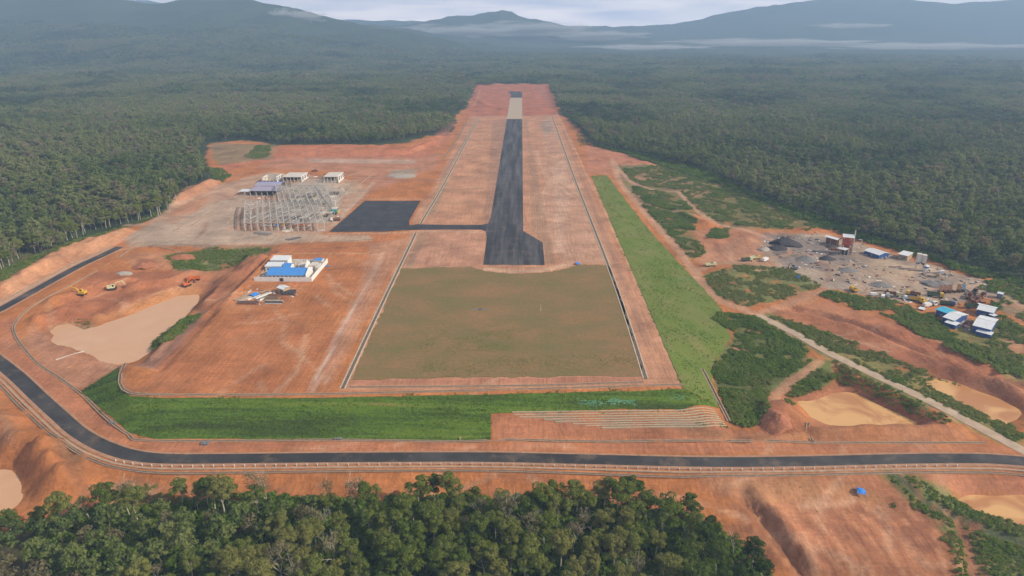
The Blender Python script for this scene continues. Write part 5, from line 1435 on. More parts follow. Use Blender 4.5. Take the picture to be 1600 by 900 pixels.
truck(1525, 472, math.radians(35), 'rusty truck at the front of the dark row of machines', 'rust', 'rust')
truck(1514, 466, math.radians(48), 'rusty truck at the left of the dark row of machines', 'rust', 'rust')
truck(1534, 465, math.radians(42), 'dark truck at the right end of the dark row of machines', 'dark_steel', 'rust')
truck(1522, 459, math.radians(46), 'brown truck at the back of the dark row of machines', 'rust', 'dark_steel')
truck(1333, 455, math.radians(100), 'yellow brown loader truck by itself on the lower edge of the yard', 'yellow_paint', 'yellow_paint', 5.2)
pickup(1386, 462, math.radians(-20), 'small white pickup beside the brown tipped truck', s=1.3)
pickup(1414, 467, math.radians(-28), 'white pickup in front of the rust red truck', s=1.3)
pickup(1424, 467.5, math.radians(-25), 'dark blue pickup right of the white pickup', 'wall_blue', s=1.3)
pickup(1379, 466, math.radians(60), 'white car nearest the hedge at the middle of the yard', van=True, s=1.2)
pickup(1365, 462, math.radians(0), 'small pale car at the lower middle edge of the yard', van=True, s=1.1)
pickup(1448, 479, math.radians(20), 'white van beside the flat white sheets left of the cyan shed', van=True, s=1.3)
excavator(1441, 474, math.radians(120), 'yellow excavator with folded arm among the parked trucks', 'yellow_paint', .8, 1.1)
excavator(1240, 421, math.radians(160), 'dark grey idle crawler machine on the bare ground below the grey heaps', 'grey_steel', .6, 1.2)
pickup(492, 268, math.radians(5), 'dark red truck parked behind the white concrete shells', 'rust', None, s=1.5)

# ------------------------------------------------------------------ sheds of the plant yard
shed((1462, 483), (1481, 490), (1468, 476), 4.2, 'shed with a bright cyan roof beside the parked trucks', 'roof_cyan', 'wall_blue', 1.0)
shed((1473, 495), (1492, 501), (1490, 484), 4.0, 'white roofed shed with a grey right slope next to the cyan shed', 'roof_white', 'wall_blue', 1.4)
shed((1476, 503), (1494, 508.5), (1480, 499.5), 2.8, 'low white lean-to in front of the middle white shed', 'roof_white', 'wall_blue', .5, False, doors=0)
shed((1519.5, 508), (1549, 515), (1524.5, 490), 4.6, 'largest white roofed shed, nearest the road at the right end of the yard', 'roof_white', 'wall_blue', 1.5, doors=2)
shed((1525, 517), (1549, 523.5), (1526, 513), 2.6, 'low white lean-to in front of the largest white shed', 'roof_white', 'wall_blue', .4, False, doors=0)
shed((1526, 483), (1553, 489), (1536, 475), 4.2, 'white roofed shed standing behind the largest one', 'roof_white', 'wall_blue', 1.3)
shed((1545, 491), (1553, 494), (1546, 488), 3.2, 'small white roof tucked between the two big white sheds', 'roof_white', 'wall_blue', .3, False, doors=0)
shed((1558, 458), (1567, 460), (1560, 455), 3.2, 'tiny blue and white hut alone on the far right dirt pad', 'roof_white', 'wall_blue', .5)
shed((1350, 391), (1374, 399), (1361, 386), 3.0, 'long white roofed shed with a blue end wall in the middle of the yard', 'roof_white', 'wall_blue', 1.4)
shed((1403, 396.5), (1419, 400), (1409, 391.5), 4.0, 'plain white roofed shed just left of the pale silo', 'roof_white', 'timber', .6, False)
shed((1288, 369), (1309, 375), (1290, 368), 6.0, 'long narrow white conveyor roof left of the red tower', 'roof_white', 'rust', .5, False, open_front=True, name='conveyor_shed')
shed((1308, 387.5), (1321, 391), (1311, 385), 5.5, 'small white canopy over dark machinery at the foot of the red tower', 'roof_white', 'dark_steel', .4, False, open_front=True, name='canopy')
shed((1435, 482), (1444, 484), (1437, 479), 1.2, 'low stack of flat white sheets left of the cyan shed', 'roof_white', 'grey_steel', .1, False, doors=0, cat='sheet stack', name='sheet_stack')

# red mixing tower
def tower():
    e_ = at(empty('mixing_tower', (0, 0, 0), math.radians(-20), 'red steel mixing tower with white roof, tallest thing in the plant yard', 'tower'), 1321, 396, math.radians(-20)); e_.scale = (.85, .85, .85)
    for x_ in (-4, 0, 4):
        for y_ in (-3, 3): MB().bar((x_, y_, -.3), (x_, y_, 17), .28, 4).build('leg', 'red_paint', e_)
    for z_ in (5, 9, 13): box_obj('deck', -4.4, 4.4, -3.4, 3.4, z_, z_ + .25, 'rust', e_)
    for a, b_ in (((-4, -3, 0), (0, -3, 5)), ((4, -3, 0), (0, -3, 5)), ((-4, -3, 5), (0, -3, 9)), ((4, -3, 5), (0, -3, 9)), ((-4, -3, 9), (0, -3, 13)), ((4, -3, 9), (0, -3, 13))):
        MB().bar(a, b_, .16, 4).build('brace', 'red_paint', e_)
    box_obj('bin', -3.6, 3.4, -2.6, 2.6, 9.3, 12.9, 'red_paint', e_); box_obj('screen_box', -3, 1.5, -2.4, 2.4, 13.3, 16.2, 'red_paint', e_)
    MB().prism([(-2, 5.4), (2, 5.4), (1.2, 8.8), (-1.2, 8.8)], -2.4, 2.4).build('mixer', 'rust', e_)
    ribbed('roof', e_, -5, 5, -4, 4, 17.0, 18.2, 'roof_white')
    MB().bar((5.5, 2, 0), (5.5, 2, 23), .55, 10).build('chimney', 'galvanised', e_)
    MB().bar((-4.5, 0, 16), (-17, 3, 3), .5, 4).build('conveyor', 'rust', e_)
    MB().bar((-13, 7, .9), (-5, 7, .9), 1.6, 12).build('drum', 'rust', e_)
tower()
e_ = at(empty('pipe_mast', (0, 0, 0), 0, 'pale hooked pipe standing right of the red tower', 'pipe'), 1344, 391)
MB().bar((0, 0, 0), (0, 0, 9), .3, 8).build('upright', 'galvanised', e_); MB().bar((0, 0, 9), (-3, 0, 9.3), .28, 8).build('hook', 'galvanised', e_)
def silo():
    e_ = at(empty('cement_silo', (0, 0, 0), 0, 'pale square twin silo on legs with a belt leading to a white tank', 'silo'), 1436, 421, math.radians(-18))
    for x_ in (-2.6, 2.6):
        for y_ in (-1.6, 1.6): MB().bar((x_, y_, -.3), (x_, y_, 6.5), .22, 4).build('leg', 'galvanised', e_)
    for x_ in (-1.7, 1.7):
        b = MB(); b.box(x_ - 1.55, x_ + 1.55, -2, 2, 6, 12.5 - .5 * (x_ > 0)); b.build('bin', 'pale_concrete', e_)
        MB().prism([(-.6, 4.2), (.6, 4.2), (1.6, 6), (-1.6, 6)], x_ - 1.0, x_ + 1.0).build('hopper', 'grey_steel', e_)
    MB().bar((-.5, -2.3, 6.5), (6.5, -5, .8), .5, 4).build('belt', 'dark_steel', e_)
silo()
e_ = at(empty('water_tank', (0, 0, 0), 0, 'round white tank with a blue band beside the pale silo', 'tank'), 1446, 424)
MB().bar((0, 0, 0), (0, 0, 4.6), 1.9, 16).build('shell', 'white_paint', e_); MB().bar((0, 0, 3.0), (0, 0, 4.0), 1.94, 16).build('band', 'wall_blue', e_); MB().bar((0, 0, 4.6), (0, 0, 5.3), 1.9, 16, .4).build('lid', 'white_paint', e_)
def crusher():
    e_ = at(empty('conveyor_belt', (0, 0, 0), 0, 'conveyor with a white head box leading down over the grey heap', 'conveyor'), 1470, 434, math.radians(-25))
    box_obj('head_box', -1.3, 1.3, -1.1, 1.1, 3.4, 5.6, 'white_paint', e_)
    MB().bar((-12, 3, 1.0), (0, 0, 4.0), .4, 4).build('belt', 'grey_steel', e_)
    for x_ in (-10, -5, 0): MB().bar((x_, 2.5 * -x_ / 10, -.3), (x_, 2.5 * -x_ / 10, 3.6 + x_ * .22), .15, 4).build('support', 'grey_steel', e_)
    MB().prism([(-1.6, 1.0), (1.6, 1.0), (2.2, 2.6), (-2.2, 2.6)], -3.5, -1.3).build('hopper', 'timber', e_)
crusher()
BINC = ['rust', 'rust', 'rust', 'timber', 'rust', 'slate_paint']
mat('slate_paint', (.10, .16, .20), .6, var=.15, dirt=.3)
for k in range(6):
    pxk = 1468 + k * 7.2; pyk = 458 - k * .4
    e_ = at(empty('aggregate_bin', (0, 0, 0), 0, ['blue legged rusty aggregate bin, leftmost of the sloping row', 'dark red sloping bin second from the left of the row', 'brown sloping bin in the middle left of the row',
             'pale topped sloping bin in the middle right of the row', 'rusty sloping bin second from the right of the row', 'grey blue covered bin at the right end of the sloping row'][k], 'bin', 'sloping aggregate bins'), pxk, pyk, math.radians(58))
    for x_ in (-2.4, 2.2):
        for y_ in (-1, 1): MB().bar((x_, y_, -.2), (x_, y_, 2.2 + (x_ > 0) * 1.6), .14, 4).build('leg', 'wall_blue' if k == 0 else 'dark_steel', e_)
    MB().prism([(-3.2, 1.9), (3.2, 4.0), (3.2, 5.0), (-3.2, 2.9)], -1.15, 1.15, 'y').build('chute', BINC[k], e_)
    MB().prism([(-1.5, .6), (1.0, .6), (1.6, 2.9), (-2.2, 2.2)], -.9, .9, 'y').build('hopper', 'rust', e_)

# ------------------------------------------------------------------ blue roofed compound
def compound():
    a = G(397, 439); e_ = empty('walled_compound', (a.x, a.y, a.z), 0, 'white walled compound with a long bright blue roof on the red platform', 'building')
    W, D = 40.5, 42.0
    b = lambda nm, *q: box_obj(nm, *q, e_)
    b('front_wall', 0, W, 0, .3, -.4, 2.9, 'white_paint'); b('left_wall', 0, .3, .3, D, -.4, 1.6, 'old_concrete'); b('right_wall', W - .3, W, .3, D, -.4, 3.0, 'white_paint'); b('back_wall', .3, W - .3, D - .3, D, -.4, 2.2, 'white_paint')
    b('courtyard', .3, W - .3, .3, D - .3, -.3, .08, 'concrete')
    # long main hall
    hall = MB().prism([(3.2, 0), (16.6, 0), (16.6, 3.9), (10.0, 5.9), (3.2, 3.4)], 8.2, 35.4).build('hall', 'white_paint', e_)
    ribbed('roof', e_, 7.8, 35.6, 2.6, 10.5, 3.5, 6.1, 'roof_blue', 26); ribbed('roof', e_, 7.8, 35.6, 18.0, 10.5, 3.9, 6.1, 'roof_blue', 26)
    MB().prism([(2.2, 3.0), (18.4, 3.0), (18.4, 4.4), (10.5, 7.0), (2.2, 4.2)], 35.7, 36.1).build('gable_wall', 'white_paint', e_)
    MB().prism([(1.9, 0), (18.4, 0), (18.4, 3.0), (1.9, 3.0)], 35.8, 36.05).build('end_wall', 'white_paint', e_)
    w = MB().prism([(18.5, 0), (27, 0), (27, 3.6), (22.6, 5.4), (18.5, 3.8)], 14.6, 19.8, 'x').build('rear_wing', 'white_paint', e_)
    ribbed('wing_roof', e_, 14.2, 20.2, 18.1, 22.6, 3.95, 5.7, 'roof_blue', 6); ribbed('wing_roof', e_, 14.2, 20.2, 27.4, 22.6, 3.6, 5.7, 'roof_blue', 6)
    # two white roofed blocks behind left
    for y0_, y1_, x0_, x1_, z_ in ((19, 27.5, .9, 13.2, 4.2), (30, 40, 1.2, 14.6, 5.2)):
        MB().box(x0_ + .4, x1_ - .4, y0_ + .4, y1_ - .4, 0, z_ - .1).build('side_block', 'white_paint', e_)
        ribbed('side_roof', e_, x0_, x1_, y0_, y1_, z_, z_ + .7, 'roof_white')
        for q in (0, 1, 2): MB().box(x0_ + 2 + q * 3.4, x0_ + 3.4 + q * 3.4, y0_ + .34, y0_ + .45, 1.2, 2.6).build('window', 'glass_dark', e_)
    MB().prism([(20, 0), (31, 0), (31, 3.6), (25.5, 7.2), (20, 3.6)], 30.0, 30.6).build('party_wall', 'white_paint', e_)
    for x0_, x1_, y0_, y1_, z_ in ((23, 29, 26, 34, 2.6), (31.5, 36, 25, 33, 3.0), (32, 38.5, 34.5, 40.5, 3.4), (37, 39.5, 20, 30, 3.2)):
        MB().box(x0_, x1_, y0_, y1_, .08, z_).build('unroofed_room', 'pale_concrete', e_)
    for k in range(7): MB().bar((24 + k * 1.9, 36.2, .1), (24 + k * 1.9, 36.2, 3.8), .15, 4).build('post', 'red_paint', e_)
    box_obj('blue_annex_roof', 31.6, 37.8, 35, 40.8, 3.45, 3.7, 'roof_blue', e_)
    for k in range(9): box_obj('window', 9.5 + k * 2.9, 10.9 + k * 2.9, 3.1, 3.25, 1.1, 2.4, 'glass_dark', hall)
    box_obj('gate', 18, 20.6, -.06, 0.0, -.1, 2.2, 'dark_steel', e_)
compound()
e_ = shed((432, 449), (442, 452.5), (438, 443.5), 3.6, 'small white pyramid roofed hut in front of the blue roofed compound', 'roof_white', 'timber', 1.0)
e_ = at(empty('skip_container', (0, 0, 0), 0, 'black rectangular bin with slatted sides beside the small white hut', 'container'), 450, 459, 0)
box_obj('body', -4.6, 4.6, -3.0, 3.0, 0, 2.0, 'dark_steel', e_)
for k in range(9): box_obj('rib', -4.4 + k * 1.06, -4.2 + k * 1.06, -3.1, -2.99, 0, 2.1, 'grey_steel', e_)
def laid(name, px, py, n, L_, w, gap, h, m, rz, label, cat, mats=None, group=None):
    e_ = at(empty(name, (0, 0, 0), 0, label, cat, group), px, py, rz); random.seed(int(px * 7 + py))
    for k in range(n):
        y_ = (k - n / 2) * (w + gap); j = random.uniform(-.06, .06) * L_
        mm = random.choice(mats) if mats else m
        o = box_obj('beam', -L_ / 2 + j, L_ / 2 + j, y_, y_ + w, 0, h * random.uniform(.8, 1.2), mm, e_)
laid('beam_stack', 381, 466, 6, 12, .7, .5, .7, None, math.radians(58), 'pale concrete beams laid side by side at the left end of the storage yard', 'beams', ['pale_concrete', 'concrete', 'old_concrete'])
laid('beam_stack', 394, 464, 4, 10, .6, .7, .6, None, math.radians(60), 'white and grey beams next to the blue tarpaulin in the storage yard', 'beams', ['pale_concrete', 'white_paint', 'dark_steel'])
laid('beam_stack', 412, 463, 8, 13, .55, .6, .7, None, math.radians(60), 'mixed timber and white beams in the middle of the storage yard', 'beams', ['timber', 'white_paint', 'pale_concrete', 'dark_steel'])
laid('steel_bundle', 387, 474, 9, 12, .35, .12, .9, None, 0, 'dark reddish steel bundle along the front of the storage yard', 'steel bundle', ['rust', 'dark_steel', 'grey_steel'])
laid('steel_bundle', 427, 465, 16, 9, .35, .25, .9, None, math.radians(0), 'wide dark brown steel bundle at the right of the storage yard', 'steel bundle', ['rust', 'dark_steel', 'rust', 'timber'])
laid('steel_bundle', 428, 473, 7, 11, .5, .2, .7, None, 0, 'grey steel bundle at the front right of the storage yard', 'steel bundle', ['grey_steel', 'dark_steel', 'galvanised'])
laid('steel_bundle', 412, 365, 12, 16, .4, .3, .8, None, math.radians(-22), 'grey bundle of long steel bars on the pale ground before the steel frame', 'steel bundle', ['galvanised', 'grey_steel', 'concrete'])
laid('beam_stack', 450, 360, 5, 9, .6, .9, .5, None, math.radians(50), 'white beams lying in front of the steel frame', 'beams', ['white_paint', 'pale_concrete', 'wall_blue'])
laid('beam_stack', 458, 373, 3, 12, .9, .7, .5, None, math.radians(45), 'dark grey slabs on the red ground south of the steel frame', 'slabs', ['grey_steel', 'dark_steel'])

def tarp(px, py, w, d, h, label, seed, m='tarp_blue', poles=True, name='tarpaulin_shelter'):
    e_ = at(empty(name, (0, 0, 0), 0, label, 'tarpaulin'), px, py, seed * .7)
    V = []; Fc = []; n = 7; rg = np.random.default_rng(seed)
    for i in range(n):
        for j in range(n):
            x_, y_ = (i / (n - 1) - .5), (j / (n - 1) - .5)
            V.append((x_ * w, y_ * d, h * (1 - .9 * abs(x_) * 1.2) * (1 - .35 * abs(y_)) + rg.normal() * .08))
    for i in range(n - 1):
        for j in range(n - 1): Fc.append((i * n + j, (i + 1) * n + j, (i + 1) * n + j + 1, i * n + j + 1))
    b = MB(); b.v = V; b.f = Fc; b.build('tarpaulin', m, e_)
    if poles:
        for x_, y_ in ((-.5, -.5), (.5, -.5), (.5, .5), (-.5, .5), (0, -.5), (0, .5)): MB().bar((x_ * w * .94, y_ * d * .94, -.3), (x_ * w * .94, y_ * d * .94, h * (.8 if x_ == 0 else .42)), .06, 4).build('pole', 'timber', e_)
tarp(1344, 770, 4.2, 3.2, 2.2, 'bright blue tarpaulin shelter alone on the bare field in the lower right', 2)
tarp(902, 413, 4.2, 3.0, 1.8, 'small blue tarpaulin at the top right corner of the brown grass field', 3)
tarp(1248, 435, 3.2, 2.6, 2.4, 'small blue tarpaulin cover at the lower left edge of the plant yard', 5)
tarp(397, 462, 5.5, 5.5, 1.9, 'round blue tarpaulin over stores in the storage yard', 4, poles=False, name='tarpaulin_cover')
tarp(512, 417, 3.0, 2.2, 1.5, 'little blue tarpaulin just right of the white walled compound', 6)
tarp(434, 354, 3.5, 3.0, 3.0, 'blue cover under the front edge of the steel frame', 7, poles=False, name='tarpaulin_cover')

# precast pieces by the road
for px_, py_, lb in ((176, 662, 'grey precast channel pieces stacked at the bend of the inner drain'), (320, 695, 'grey precast channel pieces stacked on the verge below the embankment, left of centre'),
                     (528, 687, 'few grey precast pieces beside the inner drain below the embankment'), (723, 686, 'single small concrete chamber on the inner drain near the end of the green bank')):
    e_ = at(empty('precast_stack', (0, 0, 0), 0, lb, 'concrete blocks'), px_, py_, .1)
    n_ = {176: 4, 320: 6, 528: 3, 723: 1}[px_]
    for k in range(n_): box_obj('block', -.45 + (k % 3) * 1.15 - 1.1, .45 + (k % 3) * 1.15 - 1.1, -.6 + (k // 3) * 1.3, .5 + (k // 3) * 1.3, -.2, .85 + .15 * (k % 2), 'grey_steel' if px_ != 723 else 'old_concrete', e_)
e_ = at(empty('weir_wall', (0, 0, 0), 0, 'low pale concrete wall on the near left shore of the large mud pond', 'wall'), 108, 557)
a, b2 = G(87, 563), G(131, 550); v = b2 - a
MB().bar(a - e_.location + Vector((0, 0, .1)), b2 - e_.location + Vector((0, 0, .3)), .6, 4).build('wall', 'pale_concrete', e_)
# weather mast in the field
e_ = at(empty('weather_mast', (0, 0, 0), 0, 'thin white mast with a small box in the brown grass field', 'mast'), 845, 486)
MB().bar((0, 0, 0), (0, 0, 4.5), .07, 5).build('pole', 'white_paint', e_); box_obj('cabinet', -.5, .2, -.2, .2, 0, .7, 'pale_concrete', e_); box_obj('footing', -.7, .6, -.5, .5, -.1, .12, 'old_concrete', e_)
e_ = at(empty('rock_pile', (0, 0, 0), 0, 'two pale blocks on the grass just right of the thin mast', 'blocks'), 853, 481)
for k in range(3): box_obj('block', -.8 + k * .7, -.4 + k * .7, -.2, .2, -.1, .4 - .1 * k, 'old_concrete', e_)
e_ = at(empty('survey_marker', (0, 0, 0), 0, 'low dark and blue marker frame lying in the middle of the brown grass field', 'marker'), 750, 483.5)
box_obj('sheet', -1.3, 1.2, -.6, .6, .02, .25, 'wall_blue', e_); box_obj('side_board', -6, -2, -.5, .4, .02, .2, 'grey_steel', e_); box_obj('side_board', 1.8, 6, -.5, .4, .02, .2, 'grey_steel', e_)
# terraced planting rows on the slope
for k, (x0_, x1_, y0_, y1_) in enumerate([(800, 1116, 644.5, 641), (803, 1119, 648.5, 645), (812, 1121, 652.5, 648.5), (850, 1123, 656, 652), (868, 1126, 659.5, 655.5), (895, 1130, 663, 659), (915, 1132, 666, 662.5), (940, 1135, 669, 666)]):
    o = strip('terrace_edge', GL([(x0_ + (x1_ - x0_) * q / 6, y0_ + (y1_ - y0_) * q / 6) for q in range(7)]), [(-.25, -.4), (.3, -.4), (.28, .38), (-.2, .46)], 'bamboo', level=False)
    meta(o, '%s pale terrace edge on the bare slope by the side drain' % ['topmost', 'second from the top', 'third from the top', 'fourth from the top', 'fourth from the bottom', 'third from the bottom', 'second from the bottom', 'lowest'][k], 'terrace', 'terrace rows on the bare slope')
# green net patches over the new planting
sn = MB(); rg = np.random.default_rng(8)
for cx_, cy_, n_, sx_ in ((925, 630, 60, 9), (962, 627, 60, 8), (985, 628, 18, 4), (1066, 438, 26, 9), (1010, 392, 14, 8), (1060, 622, 16, 8)):
    for _ in range(n_):
        p = G(cx_ + rg.normal() * sx_, cy_ + rg.normal() * 2.6); a_ = rg.random() * .6; l_ = .25 + rg.random() * .7
        c1 = Vector((math.cos(a_) * l_, math.sin(a_) * l_, 0)); c2 = Vector((-math.sin(a_) * .3, math.cos(a_) * .3, 0)); q4 = []
        for sa, sb in ((-1, -1), (1, -.7), (.8, 1), (-.9, .8)):
            q = p + c1 * sa + c2 * sb; q4.append((q.x, q.y, h1(q.x, q.y) + .2))
        sn.face(q4)
mat('netting', (.09, .22, .11), .7, var=.2)
sn = sn.build('erosion_netting', 'netting'); meta(sn, 'torn turquoise erosion netting showing through the green bank', 'netting', kind='stuff')

# ------------------------------------------------------------------ terminal under construction
def roof_frame(x0, x1, y0, y1, z, rise, nr, label, skew=0.0, name='steel_roof_frame', seed=1, npur=9):
    """ribs run away from the camera, columns under both ends and the middle"""
    e_ = empty(name, (x0, y0, 0), 0, label, 'steel frame'); W, D = x1 - x0, y1 - y0; rg = np.random.default_rng(seed)
    arc = lambda t: z + rise * math.sin(math.pi * t) ** .8
    for k in range(nr):
        x_ = W * k / (nr - 1) + rg.normal() * .2
        b = MB(); P = [(x_ + skew * t, D * t, arc(t)) for t in np.linspace(0, 1, 9)]
        for p, q in zip(P[:-1], P[1:]):
            b.bar(p, q, .4, 4); b.bar((p[0], p[1], p[2] - 1.3), (q[0], q[1], q[2] - 1.3), .2, 4); b.bar(p, (q[0], q[1], q[2] - 1.3), .12, 3)
        b.build('truss_rib', 'galvanised', e_)
        for t in (0, .5, 1):
            MB().bar((x_ + skew * t, D * t, -.3), (x_ + skew * t, D * t, arc(t) - (.2 if t in (0, 1) else 1.3)), .36, 6).build('column', 'galvanised', e_)
    for i in range(npur):
        t = i / (npur - 1); 
        MB().bar((skew * t, D * t, arc(t) + .25), (W + skew * t, D * t, arc(t) + .25), .36 if i in (0, npur - 1) else .17, 4).build('edge_beam' if i in (0, npur - 1) else 'purlin', 'galvanised', e_)
    b = MB()
    for _ in range(int(nr * 14)):
        k = rg.integers(0, nr - 1); t = rg.random() * .85; xa = W * k / (nr - 1) + skew * t; xb = W * (k + 1) / (nr - 1) + skew * (t + .12)
        b.bar((xa, D * t, arc(t)), (xb, D * (t + .12), arc(t + .12)), .15, 3)
    o = b.build('wind_brace', 'galvanised', e_); o['kind'] = 'stuff'
    return e_
fl = U(381, 345, 9); fr = U(505, 346, 9); bl = U(383, 311, 9)
roof_frame(fl[0], fr[0], fl[1], bl[1], 7.2, 1.0, 13, 'nearer bare steel roof frame of the unfinished terminal, facing the road', skew=(bl[0] - fl[0]), seed=2, npur=20)
fl2 = U(436, 314, 10); fr2 = U(520, 314, 10); bl2 = U(430, 287, 10)
roof_frame(fl2[0], fr2[0], fl2[1], bl2[1], 8.2, 1.6, 10, 'farther bare steel roof frame of the unfinished terminal, behind the first', skew=(bl2[0] - fl2[0]), seed=4, npur=18)
def concrete_frame(FLp, w, d, nx_, ny_, h, label, seed, slab=.6, rz=0, name='unfinished_storey'):
    a = G(*FLp); e_ = empty(name, (a.x, a.y, a.z), rz, label, 'concrete frame'); rg = np.random.default_rng(seed)
    for i in range(nx_):
        for j in range(ny_):
            hh = h * (1.0 if rg.random() < .7 else 1.35)
            box_obj('column', w * i / (nx_ - 1) - .25, w * i / (nx_ - 1) + .25, d * j / (ny_ - 1) - .25, d * j / (ny_ - 1) + .25, -.3, hh, 'concrete', e_)
    for i in range(nx_ - 1):
        for j in range(ny_ - 1):
            if rg.random() < slab: box_obj('slab', w * i / (nx_ - 1) + .27, w * (i + 1) / (nx_ - 1) - .27, d * j / (ny_ - 1) + .27, d * (j + 1) / (ny_ - 1) - .27, h - .3, h + rg.random() * .1, 'pale_concrete' if rg.random() < .5 else 'concrete', e_)
            elif rg.random() < .6: box_obj('wall_panel', w * i / (nx_ - 1) + .27, w * (i + 1) / (nx_ - 1) - .27, d * j / (ny_ - 1) - .1, d * j / (ny_ - 1) + .1, 0, h * rg.uniform(.3, .9), 'pale_concrete', e_)
    box_obj('floor_slab', -1, w + 1, -1, d + 1, -.25, .12, 'concrete', e_)
    return e_
concrete_frame((436, 348), 44, 52, 8, 7, 4.2, 'grey concrete ground floor taking shape under the nearer steel frame', 3, .45)
concrete_frame((440, 320), 52, 50, 8, 6, 5.0, 'grey concrete storey under the farther steel frame', 6, .5)
for k, (a_, b_) in enumerate((((272, 361), (346, 315)), ((322, 348), (372, 316)), ((352, 350), (386, 326)), ((300, 352), (352, 320)), ((395, 392), (395, 392)), ((540, 276), (566, 268)), ((545, 300), (586, 270)), ((515, 300), (548, 283)))):
    if a_ == b_: continue
    o = strip('foundation_beam', GL([a_, b_]), [(-.6, -.3), (.6, -.3), (.6, .35), (-.6, .35)], 'old_concrete')
    meta(o, '%s pale concrete foundation line on the graded yard beside the steel frames' % ['longest, leftmost', 'third from the left', 'fourth, nearest the frame', 'second from the left', '', 'farthest', 'long right-hand', 'short right-hand'][k], 'foundation')
def scaffold(px, py, w, d, h, label, seed):
    e_ = at(empty('scaffolding', (0, 0, 0), 0, label, 'scaffolding', 'scaffolding around the steel frames'), px, py, 0); rg = np.random.default_rng(seed); b = MB()
    nx_, ny_, nz_ = max(2, int(w / 2.5)), max(2, int(d / 3)), max(2, int(h / 2))
    for i in range(nx_ + 1):
        for j in range(ny_ + 1):
            if rg.random() < .8: b.bar((i * 2.5, j * 3, 0), (i * 2.5, j * 3, h * rg.uniform(.6, 1)), .09, 3)
    for k in range(1, nz_ + 1):
        for j in range(ny_ + 1):
            if rg.random() < .75: b.bar((0, j * 3, k * 2), (nx_ * 2.5 * rg.uniform(.5, 1), j * 3, k * 2), .08, 3)
        for i in range(nx_ + 1):
            if rg.random() < .6: b.bar((i * 2.5, 0, k * 2), (i * 2.5, ny_ * 3, k * 2), .08, 3)
    for _ in range(nx_ * 3):
        i = rg.integers(0, nx_); j = rg.integers(0, ny_ + 1); k = rg.integers(0, nz_); b.bar((i * 2.5, j * 3, k * 2), (i * 2.5 + 2.5, j * 3, k * 2 + 2), .07, 3)
    o = b.build('poles', 'galvanised', e_); o['kind'] = 'stuff'
    for _ in range(8):
        i = rg.integers(0, nx_); j = rg.integers(0, ny_); k = rg.integers(1, nz_ + 1)
        box_obj('plank', i * 2.5, i * 2.5 + 2.4, j * 3 + .2, j * 3 + 2.6, k * 2 + .06, k * 2 + .14, 'timber', e_)
scaffold(392, 346, 26, 18, 7, 'scaffolding under the left part of the nearer steel frame', 1)
scaffold(418, 338, 20, 30, 8, 'scaffolding in the middle left under the nearer steel frame', 2)
scaffold(470, 343, 22, 24, 9, 'scaffolding at the right part of the nearer steel frame', 3)
scaffold(448, 312, 34, 26, 9, 'scaffolding along the front of the farther steel frame', 4)
scaffold(488, 312, 22, 40, 8, 'scaffolding under the right part of the farther steel frame', 5)
scaffold(455, 300, 40, 40, 7, 'scaffolding at the back of the farther steel frame', 6)
scaffold(428, 346, 34, 20, 7, 'scaffolding at the front middle of the nearer steel frame', 7)
scaffold(455, 334, 40, 26, 9, 'scaffolding in the heart of the nearer steel frame', 8)
scaffold(500, 330, 16, 30, 8, 'scaffolding beside the teal crane', 9)
for k, (px_, py_, w_, d_2, h_, c_, lb) in enumerate([(440, 352, 4, 2.6, 2.6, 'yellow_paint', 'yellow site box under the front edge of the steel frame'), (415, 353, 10, 1.2, .9, 'white_paint', 'long white duct lying at the front of the steel frame'),
        (462, 351, 6, 3, 3.4, 'white_paint', 'white site cabin under the right front of the steel frame'), (470, 355, 10, 4, 1.6, 'timber', 'stack of orange brown timber boards right of the white site cabin')]):
    a = G(px_, py_); e_ = empty('site_box', (a.x, a.y, a.z), .05, lb, 'site box')
    box_obj('body', -w_ / 2, w_ / 2, 0, d_2, 0, h_, c_, e_); box_obj('lid', -w_ / 2 - .1, w_ / 2 + .1, -.1, d_2 + .1, h_, h_ + .15, 'galvanised' if k != 3 else 'orange_paint', e_)
# loose site clutter
def debris(px_poly, n_, smax, label, seed, mats=('timber', 'concrete', 'galvanised', 'rust', 'white_paint')):
    P = np.array(W2(px_poly)); lo = P.min(0); hi = P.max(0); rg = np.random.default_rng(seed); V = []; Fc = []; mi = []
    while n_ > 0:
        q = lo + rg.random(2) * (hi - lo)
        if poly_sd(q[:1], q[1:], P)[0] < 0 or float(fbm(q[0], q[1], 12, 2, seed)) < .46: continue
        n_ -= 1; l_, w_, h_ = rg.uniform(.3, smax), rg.uniform(.15, .7), rg.uniform(.1, .6); a_ = rg.choice([0, 1.57]) + rg.normal() * .4; z_ = h1(q[0], q[1]); i_ = len(V); k_ = int(rg.integers(0, len(mats)))
        for dz in (-.1, h_):
            for sx_, sy_ in ((-1, -1), (1, -1), (1, 1), (-1, 1)):
                V.append((q[0] + math.cos(a_) * l_ * sx_ - math.sin(a_) * w_ * sy_, q[1] + math.sin(a_) * l_ * sx_ + math.cos(a_) * w_ * sy_, z_ + dz))
        for f_ in ((4, 5, 6, 7), (0, 1, 5, 4), (1, 2, 6, 5), (2, 3, 7, 6), (3, 0, 4, 7)): Fc.append(tuple(i_ + c_ for c_ in f_)); mi.append(k_)
    me = bpy.data.meshes.new('site_debris'); me.from_pydata([tuple(map(float, v)) for v in V], [], Fc)
    for mm in mats: me.materials.append(MATS[mm])
    me.polygons.foreach_set('material_index', np.array(mi, np.int32)); me.update()
    meta(link(bpy.data.objects.new('site_debris', me)), label, 'debris', kind='stuff')
debris([(380, 362), (392, 300), (440, 272), (540, 268), (545, 330), (500, 362)], 520, 3.2, 'scattered boards, rebar and rubble around the steel frames', 1)
